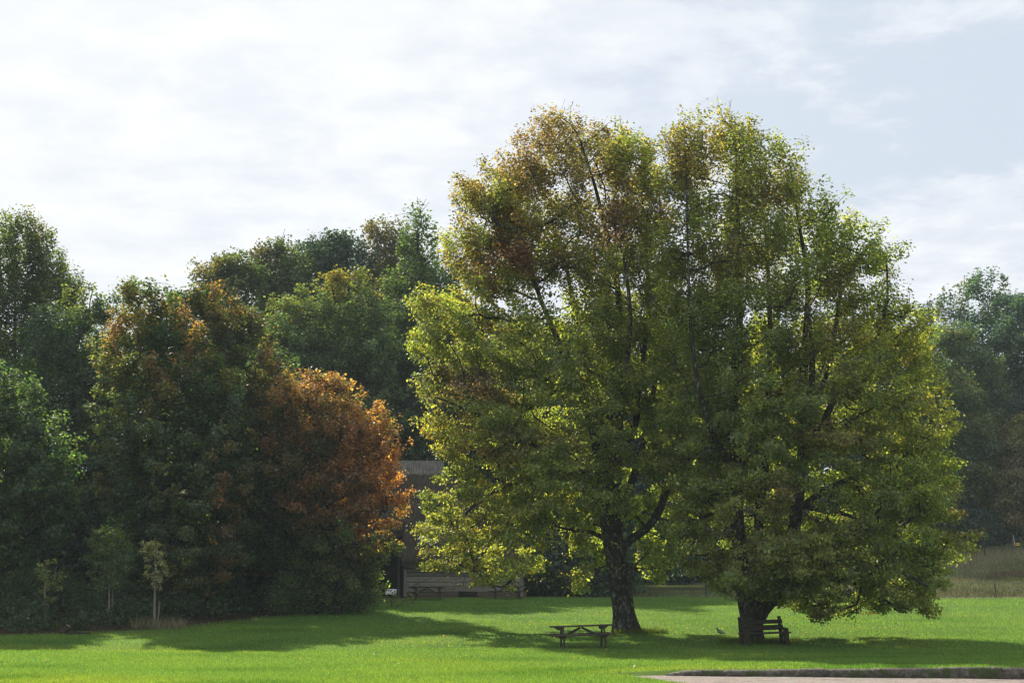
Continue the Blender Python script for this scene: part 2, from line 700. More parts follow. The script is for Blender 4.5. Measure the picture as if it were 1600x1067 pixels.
# ------------------------------------------------------------------ foliage machinery
def sn(P, freq, seed):
    r = np.random.default_rng(seed)
    s = np.zeros(len(P))
    for k in range(7):
        d = r.normal(size=3)
        d /= np.linalg.norm(d)
        s += np.sin(P @ (d * freq * r.uniform(.6, 1.7)) + r.uniform(0, 6.28))
    return s / 2.65


def leaves(name, C, size, col, mat, parent, r, up=0.6, aspect=0.72, local=(0, 0, 0), droop=0.0, size_var=0.35, nb=None):
    n = len(C)
    nrm = r.normal(size=(n, 3)) + np.array([0, 0, up])
    if nb is not None:
        nrm = r.normal(size=(n, 3)) * .62 + nb
    nrm /= np.linalg.norm(nrm, axis=1)[:, None]
    t = r.normal(size=(n, 3)) + np.array([0, 0, -droop])
    t -= nrm * np.sum(t * nrm, 1)[:, None]
    t /= np.linalg.norm(t, axis=1)[:, None] + 1e-9
    b = np.cross(nrm, t)
    s = (np.asarray(size) * (1 + size_var * r.uniform(-1, 1, n)))[:, None]
    V = np.empty((n, 4, 3), np.float32)
    V[:, 0] = C - t * s * .5
    V[:, 1] = C + b * s * .5 * aspect + nrm * s * .10 - t * s * .08
    V[:, 2] = C + t * s * .5
    V[:, 3] = C - b * s * .5 * aspect + nrm * s * .10 - t * s * .08
    return np_mesh(name, V.reshape(-1, 3), np.arange(4 * n), 4, mat, parent, col=col, local=local)


def seg_tubes(P0, P1, R0, R1, sides=5):
    n = len(P0)
    d = P1 - P0
    d /= np.linalg.norm(d, axis=1)[:, None] + 1e-9
    ref = np.where(np.abs(d[:, 2:3]) > .9, np.array([[1., 0, 0]]), np.array([[0, 0, 1.]]))
    x = np.cross(ref, d)
    x /= np.linalg.norm(x, axis=1)[:, None] + 1e-9
    y = np.cross(d, x)
    a = np.arange(sides) * 2 * np.pi / sides
    ca, sa = np.cos(a), np.sin(a)
    ring = x[:, None, :] * ca[None, :, None] + y[:, None, :] * sa[None, :, None]
    A = P0[:, None, :] + ring * R0[:, None, None]
    B = P1[:, None, :] + ring * R1[:, None, None]
    V = np.concatenate([A, B], 1)
    base = (np.arange(n) * 2 * sides)[:, None]
    k = np.arange(sides)
    f = np.stack([base + k, base + (k + 1) % sides, base + sides + (k + 1) % sides, base + sides + k], 2)
    return V.reshape(-1, 3), f.reshape(-1, 4)


def sweep(pts, rad, sides, r, rough=0.0, flare=False):
    """smooth noisy tube along a polyline (Catmull-Rom resampled)"""
    pts = np.asarray(pts, float)
    rad = np.asarray(rad, float)
    P, Rr = [], []
    n = len(pts)
    for i in range(n - 1):
        p0, p1, p2, p3 = pts[max(i - 1, 0)], pts[i], pts[i + 1], pts[min(i + 2, n - 1)]
        m = max(2, int(np.linalg.norm(p2 - p1) / 0.22))
        for k in range(m):
            t = k / m
            P.append(0.5 * ((2 * p1) + (-p0 + p2) * t + (2 * p0 - 5 * p1 + 4 * p2 - p3) * t * t + (-p0 + 3 * p1 - 3 * p2 + p3) * t ** 3))
            Rr.append(rad[i] + (rad[i + 1] - rad[i]) * t)
    P.append(pts[-1])
    Rr.append(rad[-1])
    P = np.array(P)
    Rr = np.array(Rr)
    T = np.gradient(P, axis=0)
    T /= np.linalg.norm(T, axis=1)[:, None] + 1e-9
    x = np.cross(np.tile([0, 1., 0.05], (len(P), 1)), T)
    x /= np.linalg.norm(x, axis=1)[:, None] + 1e-9
    y = np.cross(T, x)
    a = np.arange(sides) * 2 * np.pi / sides
    ring = x[:, None] * np.cos(a)[None, :, None] + y[:, None] * np.sin(a)[None, :, None]
    RR = Rr[:, None] * np.ones(sides)[None]
    if rough:
        ph = r.uniform(0, 6, 6)
        s = np.arange(len(P))[:, None] * 0.22
        RR = RR * (1 + rough * (np.sin(a * 3 + ph[0] + s * .6) * .5 + np.sin(a * 5 + ph[1] - s * .9) * .4 + np.sin(a * 2 + s * 2.3 + ph[2]) * .35 + r.normal(size=RR.shape) * .25))
    if flare:
        h = P[:, 2] - P[0, 2]
        fl = np.exp(-np.clip(h, 0, None) / 0.38)
        RR = RR * (1 + fl[:, None] * (0.30 + 0.28 * np.cos(a * 5 + 1.0)[None]))
    V = P[:, None] + ring * RR[:, :, None]
    m = len(P)
    i, k = np.meshgrid(np.arange(m - 1), np.arange(sides), indexing='ij')
    f = np.stack([i * sides + k, i * sides + (k + 1) % sides, (i + 1) * sides + (k + 1) % sides, (i + 1) * sides + k], 2).reshape(-1, 4)
    return V.reshape(-1, 3), f, P, Rr


def profile_fn(rows):
    rows = sorted(rows)
    z = np.array([q[0] for q in rows])
    l = np.array([q[1] for q in rows])
    rr = np.array([q[2] for q in rows])
    return z, l, rr


def sample_crown(prof, cy_, depth, lobe_r, nl, r, shell=0.36, reject=None, face=0.0, tries=9):
    z, l, rr = prof
    zz = np.linspace(z[0], z[-1], 200)
    L = np.interp(zz, z, l)
    Rr = np.interp(zz, z, rr)
    w = (Rr - L) / 2
    p = np.maximum(w, .5) ** .95
    p /= p.sum()
    out = []
    guard = 0
    while len(out) < nl and guard < nl * 30:
        guard += 1
        best, bd = None, -1
        for _ in range(tries):
            i = r.choice(200, p=p)
            q = r.uniform() ** shell
            th = r.uniform(0, 2 * np.pi)
            h = zz[i]
            ww = max(w[i] - lobe_r * .42, .15)
            cx = (L[i] + Rr[i]) / 2
            dm = depth * (w[i] * .86 + w.max() * .14 * np.sqrt(max(0.05, 1 - ((h - (z[0] + z[-1]) * .45) / ((z[-1] - z[0]) * .62)) ** 2)))
            dd = max(dm - lobe_r * .5, .12)
            c = np.array([cx + math.cos(th) * ww * q, cy_ + math.sin(th) * dd * q, h])
            if reject is not None and reject(c)[0]:
                continue
            if not out:
                best = c
                break
            dmin = np.min(np.linalg.norm((np.array(out) - c) * np.array([1, .8, 1]), axis=1))
            if dmin > bd:
                best, bd = c, dmin
        if best is not None:
            out.append(best)
    return np.array(out)


def connect(nodes, rad_nodes, targets, r, w_path=0.25, tortuous=0.10):
    """greedy branching: every target joins the nearest suitable node. Returns list of segments."""
    P = [n for n in nodes]
    par = [-1] * len(P)
    cap = list(rad_nodes)
    plen = [0.0] * len(P)
    order = np.argsort([np.min(np.linalg.norm(np.array(nodes) - t, axis=1)) for t in targets])
    tip = []
    for oi in order:
        t = targets[oi]
        A = np.array(P)
        d = t - A
        dist = np.linalg.norm(d, axis=1)
        cost = dist + w_path * np.array(plen) + np.maximum(0, A[:, 2] - t[2] + .15 * dist) * 0.9
        j = int(np.argmin(cost))
        p0 = A[j]
        L = dist[j]
        m = 4 if L > 1.6 else (3 if L > .7 else 2)
        prev = j
        side = r.normal(size=3) * tortuous * L
        for k in range(1, m + 1):
            f = k / m
            q = p0 + (t - p0) * f
            if k < m:
                q = q + side * math.sin(math.pi * f) + np.array([0, 0, -0.10 * L * math.sin(math.pi * f)]) + r.normal(size=3) * .03 * L
            P.append(q)
            par.append(prev)
            cap.append(9)
            plen.append(plen[prev] + L / m)
            prev = len(P) - 1
        tip.append(prev)
    return np.array(P), par, cap, tip


def tree(name, label, cat, X, Y, rows, palette, limbs=None, depth=0.85, n_lobes=60, lobe_r=1.2, sub=9, per=90, leaf=0.16,
         mat=None, group=None, seed=1, reject=None, shell=0.36, spiky=0.0, trunk_r=0.25, bark=None, flat=0.75, up=0.6,
         twigs=True, bare=0, tip_r=0.011, sides=14, sub_sp=0.36, extra=None):
    """rows: (z above ground world, xl, xr) world metres. palette(P, lobe_noise, r) -> colours"""
    r = np.random.default_rng(seed)
    mat = mat or M_LEAF
    bark = bark or M_BARK2
    g = gz(X, Y)
    base = np.array([X, Y, g - 0.05])
    root = empty(name, tuple(base))
    tag(root, label, cat, group)
    prof = profile_fn(rows)
    z0, z1 = prof[0][0], prof[0][-1]
    lobes = sample_crown(prof, Y, depth, lobe_r, n_lobes, r, shell, reject)
    if extra is not None:
        lobes = np.concatenate([lobes, extra])
    # trunk and limbs
    VV, FF, off = [], [], 0
    nodes, nrad = [], []
    if limbs is None:
        top = z0 + (z1 - z0) * .82
        cx = np.interp(top, prof[0], (prof[1] + prof[2]) / 2)
        pts = [base]
        for k in range(1, 6):
            f = k / 5
            pts.append(base + (np.array([cx, Y, top]) - base) * f + np.array([r.normal() * .18, r.normal() * .18, 0]) * (f < 1))
        limbs = [(pts, [trunk_r * (1 - f) ** .8 + .03 for f in np.linspace(0, 1, 6)])]
    for li, (pts, rad) in enumerate(limbs):
        v, f, P, Rr = sweep(pts, rad, sides if li == 0 else max(8, sides - 4), r, 0.07, flare=(li == 0))
        VV.append(v)
        FF.append(f + off)
        off += len(v)
        lo = max(z0 - .5, g + 1.2) if limbs else g
        sel = np.arange(0, len(P), 3)
        for q, rq in zip(P[sel], Rr[sel]):
            if q[2] > g + (z1 - g) * .13:
                nodes.append(q)
                nrad.append(rq)
    # lobes -> sub clumps
    n_sub = len(lobes) * sub
    li = np.repeat(np.arange(len(lobes)), sub)
    off3 = r.normal(size=(n_sub, 3)) * np.array([1, 1, flat]) * lobe_r * .52
    subc = lobes[li] + off3
    lrand = r.uniform(0.75, 1.3, len(lobes))
    if spiky:
        outd = subc - np.array([X, Y, (z0 + z1) * .45])
        outd /= np.linalg.norm(outd, axis=1)[:, None] + 1e-6
        outd[:, 2] += .7
    # branches
    if twigs:
        P, par, cap, tip = connect(nodes, nrad, lobes, r)
        P2, par2, cap2, tip2 = (None,) * 4
        allT = subc[::1]
        # attach sub clumps to nearest node of what exists
        Pl = list(P)
        parl = list(par)
        capl = list(cap)
        A = np.array(Pl)
        start = len(nodes)
        for t in allT:
            d = np.linalg.norm(A - t, axis=1)
            j = int(np.argmin(d))
            mid = (A[j] + t) / 2 + r.normal(size=3) * .06
            Pl.append(mid)
            parl.append(j)
            capl.append(9)
            Pl.append(t)
            parl.append(len(Pl) - 2)
            capl.append(9)
        bare_from = len(Pl)
        if bare:
            topi = np.argsort(-subc[:, 2])[:bare * 4]
            for b_ in r.choice(topi, bare):
                t = subc[b_]
                d = np.linalg.norm(A - t, axis=1)
                prev = int(np.argmin(d))
                dr = t - np.array([X, Y, z0 + (z1 - z0) * .55])
                dr = dr / np.linalg.norm(dr) + r.normal(size=3) * .25 + np.array([0, 0, .35])
                dr /= np.linalg.norm(dr)
                q = t
                for k in range(2):
                    q = q + dr * r.uniform(.12, .34) + r.normal(size=3) * .08
                    Pl.append(q)
                    parl.append(prev if k else prev)
                    capl.append(9)
                    prev = len(Pl) - 1
        Pn = np.array(Pl)
        cnt = np.zeros(len(Pn))
        for i in range(len(Pn) - 1, -1, -1):
            if cnt[i] == 0:
                cnt[i] = 1
            if parl[i] >= 0:
                cnt[parl[i]] += cnt[i]
        rad = tip_r * cnt ** .52
        if bare:
            rad[bare_from:] *= .55
        idx = np.array([i for i in range(len(Pn)) if parl[i] >= 0])
        pa = np.array([parl[i] for i in idx])
        capa = np.array(capl, float)
        r0 = np.minimum(np.minimum(rad[pa], capa[pa] * .8), rad[idx] * 1.5)
        r1 = np.minimum(rad[idx], r0)
        v, f = seg_tubes(Pn[pa], Pn[idx], r0, r1, 5)
        VV.append(v)
        FF.append(f + off)
        off += len(v)
    np_mesh('trunk', np.concatenate(VV), np.concatenate(FF), 4, bark, root, smooth=True, local=base)
    # leaves
    cntv = (per * lrand[li] * r.uniform(.55, 1.45, n_sub)).astype(int) + 4
    si = np.repeat(np.arange(n_sub), cntv)
    sp = lobe_r * sub_sp
    o = r.normal(size=(len(si), 3)) * sp * np.array([1, 1, flat])
    nrm = np.linalg.norm(o, axis=1)
    o *= np.minimum(1, 2.1 * sp / (nrm + 1e-6))[:, None]
    if spiky:
        tt = r.uniform(-.5, 1, len(si))[:, None]
        o = o * np.array([.62, .62, .55]) + outd[si] * tt * spiky
    C = subc[si] + o
    keep = C[:, 2] > ground_z(C[:, 0], C[:, 1]) + .05
    # thin the leaves out beyond the crown's natural outline
    Lx = np.interp(C[:, 2], prof[0], prof[1])
    Rx = np.interp(C[:, 2], prof[0], prof[2])
    out = np.maximum(np.maximum(Lx - C[:, 0], C[:, 0] - Rx), np.maximum(z0 - C[:, 2], (C[:, 2] - z1 + .4 * lobe_r)))
    keep &= out < r.uniform(0, 1, len(C)) ** 1.5 * lobe_r * .55 + .12 * lobe_r + .2 * lobe_r * sn(C, 2.2 / lobe_r, seed)
    if reject is not None:
        keep &= ~(reject(C) & (r.uniform(0, 1, len(C)) < .93))
    C, si = C[keep], si[keep]
    fracx = (C[:, 0] - X) / max(1e-3, (prof[2].max() - prof[1].min()) / 2)
    fracz = (C[:, 2] - z0) / (z1 - z0)
    col = palette(C, fracx, fracz, r, li[si])
    mid = np.array([X, Y, z0 + (z1 - z0) * .4])
    nb = subc - mid
    nb /= np.linalg.norm(nb, axis=1)[:, None] + 1e-6
    nb = nb * .55 + r.normal(size=nb.shape) * .35 + np.array([0, 0, .75])
    leaves('crown', C, leaf, col, mat, root, r, up=up, local=base, droop=.3, nb=nb[si])
    return root


# colours (linear reflectance)
DKGREEN = np.array([0.032, 0.061, 0.034])
GREEN = np.array([0.062, 0.096, 0.038])
MIDGREEN = np.array([0.075, 0.125, 0.040])
OLIVE = np.array([0.115, 0.125, 0.040])
YELLOW = np.array([0.210, 0.195, 0.040])
GOLD = np.array([0.240, 0.150, 0.042])
ORANGE = np.array([0.222, 0.120, 0.064])
RUST = np.array([0.165, 0.078, 0.042])
BROWN = np.array([0.120, 0.090, 0.060])
PURPLE = np.array([0.095, 0.066, 0.066])
BLUEG = np.array([0.038, 0.074, 0.056])


def pal(base, mixes, jitter=0.36, freq=0.5, seed=3, lobe_var=0.25):
    """mixes: list of (colour, bias fn(fx, fz, C) or number, softness)"""
    def f(C, fx, fz, r, li):
        n = len(C)
        col = np.tile(base, (n, 1))
        lr = np.random.default_rng(seed + 99)
        lv = lr.normal(size=int(li.max()) + 1 if n else 1)
        for k, (c, bias, soft) in enumerate(mixes):
            b = bias(fx, fz, C) if callable(bias) else bias
            q = sn(C, freq * (1 + .5 * k), seed + 10 * k) * .5 + lv[li] * lobe_var + r.normal(size=n) * .22 + b
            w = np.clip(q / soft, 0, 1)[:, None]
            col = col * (1 - w) + c * w
        v = np.exp(r.normal(size=n) * jitter)[:, None]
        h = 1 + r.normal(size=(n, 1)) * .12 * np.array([[1, 0, -.3]])
        return np.clip(col * v * h, 0.002, .75)
    return f


def wrows(rows, d):
    """photo outline rows (py, xl, xr) -> world (z, xl, xr) at distance d"""
    out = []
    for py, xl, xr in rows:
        a, b = at(xl, py, d), at(xr, py, d)
        out.append((a[2], a[0], b[0]))
    return out


def limb(d, pts):
    """pts: (px, py, depth offset, radius)"""
    P, Rr = [], []
    for px, py, dy, rad in pts:
        P.append(at(px, py, d + dy))
        Rr.append(rad)
    return np.array(P), Rr


# ------------------------------------------------------------------ the two large trees
def big_trees():
    d = 56.4
    L1 = [
        limb(d, [(978, 989, 0, .46), (976, 970, 0, .43), (971, 930, 0, .41), (965, 890, 0, .40), (959, 850, 0, .42), (955, 815, 0, .42), (958, 785, 0, .32), (961, 740, 0, .27), (961, 690, .1, .23), (959, 640, .1, .20), (962, 560, .2, .16), (968, 480, .2, .13), (955, 400, .2, .10), (932, 300, .1, .07), (905, 215, 0, .03)]),
        limb(d, [(953, 830, 0, .26), (944, 790, -.2, .24), (938, 745, -.4, .21), (930, 690, -.8, .17), (910, 620, -1.2, .14), (875, 540, -1.6, .11), (838, 450, -1.8, .08), (810, 350, -1.8, .04)]),
        limb(d, [(966, 862, 0, .20), (985, 843, 0, .17), (1008, 828, -.1, .16), (1027, 803, -.2, .155), (1039, 772, -.3, .15), (1045, 735, -.3, .13), (1047, 690, -.4, .11), (1045, 640, -.5, .10), (1055, 560, -.6, .08), (1062, 470, -.6, .05)]),
        limb(d, [(962, 705, .1, .15), (982, 685, -.3, .145), (994, 655, -.5, .14), (996, 615, -.6, .12), (1005, 560, -.6, .10), (1012, 480, -.4, .08), (1010, 380, 0, .06), (1000, 280, .2, .03)]),
        limb(d, [(946, 842, 0, .10), (925, 832, .1, .08), (900, 828, .2, .07), (870, 822, .4, .05), (840, 800, .7, .03)]),
        limb(d, [(965, 800, .2, .20), (985, 760, .8, .17), (1003, 700, 1.6, .15), (1020, 620, 2.2, .12), (1030, 520, 2.6, .10), (1035, 400, 2.6, .06), (1030, 300, 2.2, .03)]),
        limb(d, [(944, 770, -.2, .15), (905, 735, -.9, .12), (850, 705, -1.8, .10), (790, 670, -2.4, .08), (730, 640, -2.8, .05), (680, 620, -2.9, .03)]),
        limb(d, [(950, 795, .2, .16), (910, 765, 1.0, .13), (855, 745, 1.6, .10), (790, 760, 1.4, .08), (730, 800, 1.0, .05), (700, 850, .8, .03)]),
        limb(d, [(958, 660, .1, .15), (920, 610, 1.2, .12), (870, 560, 2.2, .10), (800, 500, 3.0, .07), (730, 440, 3.2, .04)]),
        limb(d, [(957, 790, .3, .2), (950, 720, 1.6, .17), (930, 620, 3.0, .13), (900, 500, 4.0, .10), (880, 380, 4.0, .06)]),
        limb(d, [(958, 760, -.2, .17), (965, 690, -1.6, .14), (975, 600, -2.9, .11), (985, 500, -3.6, .08), (975, 400, -3.4, .05)]),
    ]
    rows = [(180, 864, 890), (198, 832, 935), (218, 808, 985), (240, 795, 1022), (268, 770, 1050), (290, 718, 1050), (340, 692, 1060), (400, 702, 1065), (445, 705, 1075), (470, 650, 1080), (540, 646, 1085),
            (600, 662, 1088), (650, 640, 1090), (700, 668, 1090), (745, 690, 1088), (790, 662, 1085), (850, 662, 1078), (885, 668, 1062), (908, 700, 1045)]
    tx = at(965, 985, d)[0]

    def rej(C):
        # no foliage low down by the trunk, ragged skirt elsewhere
        C = np.atleast_2d(C)
        u = C[:, 0] - tx
        h = C[:, 2] - 0.42
        back = C[:, 1] > d + 1.0
        a = (u > -1.0) & (u < .95) & (h < 4.5) & ~((u < -.35) & back)
        b = (u > -2.8) & (u < -1.75) & (h < 4.1)
        c = (h < 2.3) & (np.sin(C[:, 0] * 2.1) > .25)
        return a | b | c

    def b_brown_top(fx, fz, C):
        return -.70 + 1.3 * sstep(.42, .95, fz) + .35 * sstep(.2, -.4, fx) * sstep(.5, .9, fz)

    def b_patch(cx, py, rx, rz, amt):
        c = at(cx, py, d)
        return lambda fx, fz, C: -1.2 + amt * np.exp(-(((C[:, 0] - c[0]) / rx) ** 2 + ((C[:, 2] - c[2]) / rz) ** 2))

    p = pal(np.array([0.146, 0.178, 0.058]), [
        (OLIVE * 1.4, 0.05, 1.0),
        (YELLOW, lambda fx, fz, C: -.55 + .45 * sstep(-.3, -1, fx) * sstep(.75, .3, fz), 1.2),
        (GOLD, lambda fx, fz, C: -1.1 + .75 * sstep(-.6, -1.1, fx), 1.2),
        (BROWN * 1.2, b_brown_top, 1.0),
        (RUST * .7, b_patch(800, 410, 2.3, 2.4, 2.2), 1.2),
        (PURPLE, b_patch(735, 610, 2.4, 1.2, 2.5), 1.0),
        (PURPLE, b_patch(985, 380, 1.6, 2.2, 1.8), 1.0),
        (PURPLE * 1.2, b_patch(840, 240, 1.6, 1.6, 1.7), 1.2),
        (BROWN, b_patch(860, 700, 3.0, 1.0, 1.7), 1.2),
        (BROWN * 1.4, b_patch(690, 760, 1.6, 1.0, 1.5), 1.2),
    ], seed=5, freq=.6)
    tree('large_tree', 'left one of the two large trees, with brown thinning top and leaning trunk', 'tree',
         tx + .3, d, wrows(rows, d), p, limbs=L1, depth=.78, n_lobes=255, lobe_r=1.0, sub=8, per=128, leaf=.122, spiky=.38, flat=.62, seed=21, reject=rej,
         bark=M_BARK, tip_r=.0085, bare=110, shell=.20, sides=20, sub_sp=.31)

    d = 52.1
    L2 = [
        limb(d, [(1174, 1001, 0, .38), (1174, 985, 0, .36), (1174, 965, 0, .40), (1170, 945, 0, .38), (1162, 915, 0, .29), (1156, 870, 0, .27), (1152, 820, 0, .25), (1150, 770, 0, .23), (1150, 715, 0, .21), (1144, 660, 0, .20), (1149, 580, .1, .17), (1156, 480, .2, .13), (1153, 360, .2, .09), (1150, 225, 0, .03)]),
        limb(d, [(1180, 975, 0, .28), (1192, 952, -.1, .27), (1213, 925, -.2, .26), (1230, 880, -.3, .25), (1241, 820, -.3, .23), (1249, 750, -.3, .22), (1256, 690, -.3, .20), (1254, 620, -.3, .17), (1258, 540, -.2, .14), (1262, 440, 0, .10), (1245, 330, 0, .05), (1235, 260, 0, .03)]),
        limb(d, [(1176, 965, .2, .26), (1184, 905, .6, .22), (1185, 850, .8, .19), (1186, 790, 1.0, .17), (1192, 720, 1.3, .15), (1200, 620, 1.6, .12), (1203, 500, 1.8, .09), (1195, 350, 1.6, .05), (1185, 240, 1.2, .03)]),
        limb(d, [(1250, 785, -.3, .10), (1278, 797, -.6, .08), (1310, 800, -.9, .07), (1350, 815, -1.3, .05), (1400, 830, -1.6, .03)]),
        limb(d, [(1256, 690, -.3, .15), (1285, 660, -.6, .13), (1305, 620, -.8, .12), (1325, 590, -1.0, .10), (1360, 545, -1.2, .08), (1385, 480, -1.2, .05), (1385, 400, -1.0, .03)]),
        limb(d, [(1256, 665, -.3, .13), (1275, 625, 0, .12), (1295, 570, .3, .10), (1310, 480, .6, .07), (1318, 380, .6, .04)]),
        limb(d, [(1254, 700, -.2, .12), (1300, 670, .6, .10), (1350, 640, 1.4, .08), (1400, 600, 2.0, .06), (1440, 560, 2.0, .03)]),
        limb(d, [(1151, 800, 0, .09), (1128, 795, -.2, .08), (1100, 808, -.5, .06), (1072, 830, -.8, .04), (1055, 860, -1, .025)]),
        limb(d, [(1238, 850, -.3, .14), (1290, 865, -1.2, .11), (1350, 880, -2.2, .08), (1410, 895, -2.8, .05), (1450, 915, -3, .03)]),
        limb(d, [(1215, 905, -.3, .13), (1250, 880, -1.6, .10), (1270, 865, -2.8, .07), (1290, 880, -3.6, .04)]),
        limb(d, [(1243, 800, -.2, .15), (1300, 760, .9, .12), (1370, 740, 1.8, .09), (1430, 740, 2.4, .06), (1480, 770, 2.6, .03)]),
        limb(d, [(1150, 740, 0, .14), (1120, 690, -1.0, .11), (1095, 620, -1.8, .09), (1080, 520, -2.2, .07), (1075, 400, -1.8, .05), (1072, 250, -.8, .02)]),
        limb(d, [(1255, 730, -.3, .16), (1262, 650, -1.8, .12), (1270, 560, -3.0, .09), (1260, 470, -3.2, .05)]),
        limb(d, [(1188, 800, 1.0, .14), (1200, 700, 2.6, .12), (1215, 600, 3.8, .09), (1215, 480, 4.0, .05)]),
    ]
    rows = [(190, 1062, 1155), (204, 1050, 1180), (222, 1042, 1210), (262, 1028, 1254), (290, 1025, 1272), (325, 1025, 1290), (345, 1025, 1335), (405, 1025, 1385), (462, 1025, 1396),
            (492, 1030, 1432), (525, 1030, 1456), (560, 1032, 1455), (600, 1032, 1470), (660, 1032, 1484), (700, 1038, 1488), (760, 1044, 1500), (810, 1050, 1518), (855, 1055, 1512), (905, 1095, 1482),
            (935, 1140, 1465), (952, 1250, 1440)]
    tx2 = at(1178, 997, d)[0]

    def rej2(C):
        C = np.atleast_2d(C)
        u = C[:, 0] - tx2
        h = C[:, 2] - 0.25
        a = (u < -1.1) & (h < 2.0 + .3 * np.sin(C[:, 0] * 4))
        b = (u > -.95) & (u < -.35) & (h > 2.2) & (h < 5.0) & (C[:, 1] < d + .3)
        c = (u > -1.1) & (u < .9) & (h < 1.35)
        e = (u > 2.6) & (u < 3.3) & (h < 1.6)
        return a | b | c | e

    fr = np.random.default_rng(12)
    # a low bough hangs in front of the fork
    front = np.array([at(fr.uniform(1165, 1300), fr.uniform(850, 912), d - fr.uniform(1.6, 3.4)) for _ in range(20)])
    p2 = pal(np.array([0.134, 0.172, 0.062]), [
        (OLIVE * 1.4, 0.15, 1.0),
        (YELLOW, lambda fx, fz, C: -.70 + .5 * sstep(.6, 1.0, fx), 1.2),
        (BROWN * 1.15, lambda fx, fz, C: -.35 + .7 * sstep(.4, 1.0, fz), 1.3),
        (GOLD, (lambda c: lambda fx, fz, C: -1.2 + 1.5 * np.exp(-(((C[:, 0] - c[0]) / 1.0) ** 2 + ((C[:, 2] - c[2]) / 1.0) ** 2)))(at(1455, 545, d)), 1.0),
        (RUST * .9, (lambda c: lambda fx, fz, C: -1.2 + 1.7 * np.exp(-(((C[:, 0] - c[0]) / 1.2) ** 2 + ((C[:, 2] - c[2]) / 1.8) ** 2)))(at(1495, 800, d)), 1.1),
        (BROWN * 1.2, (lambda c: lambda fx, fz, C: -1.2 + 1.35 * np.exp(-(((C[:, 0] - c[0]) / 2.4) ** 2 + ((C[:, 2] - c[2]) / 1.2) ** 2)))(at(1270, 860, d)), 1.1),
        (RUST * .8, (lambda c: lambda fx, fz, C: -1.2 + 1.3 * np.exp(-(((C[:, 0] - c[0]) / 1.2) ** 2 + ((C[:, 2] - c[2]) / 1.6) ** 2)))(at(1430, 600, d)), 1.1),
    ], seed=8, freq=.6)
    tree('large_tree', 'right one of the two large trees, its forked trunk behind the wooden bench', 'tree',
         tx2, d, wrows(rows, d), p2, limbs=L2, depth=.72, n_lobes=255, lobe_r=.98, sub=8, per=122, leaf=.120, spiky=.38, flat=.62, seed=33, reject=rej2,
         bark=M_BARK, tip_r=.0085, extra=front, bare=20, shell=.20, sides=20, sub_sp=.31)


big_trees()

# ------------------------------------------------------------------ woodland trees
def wt_(name, label, d, bx, rows, palette, **kw):
    x = at(bx, 935, d)[0]
    tree(name, label, kw.pop('cat', 'tree'), x, d, wrows(rows, d), palette, **kw)


NEARW = dict(n_lobes=100, lobe_r=1.15, sub=7, per=95, sub_sp=.26, spiky=.3, shell=.24, leaf=.165, trunk_r=.26, sides=10)
FARW = dict(n_lobes=80, lobe_r=1.6, sub=9, per=90, sub_sp=.26, leaf=.26, trunk_r=.30, sides=8, mat=M_FAR, tip_r=.014)


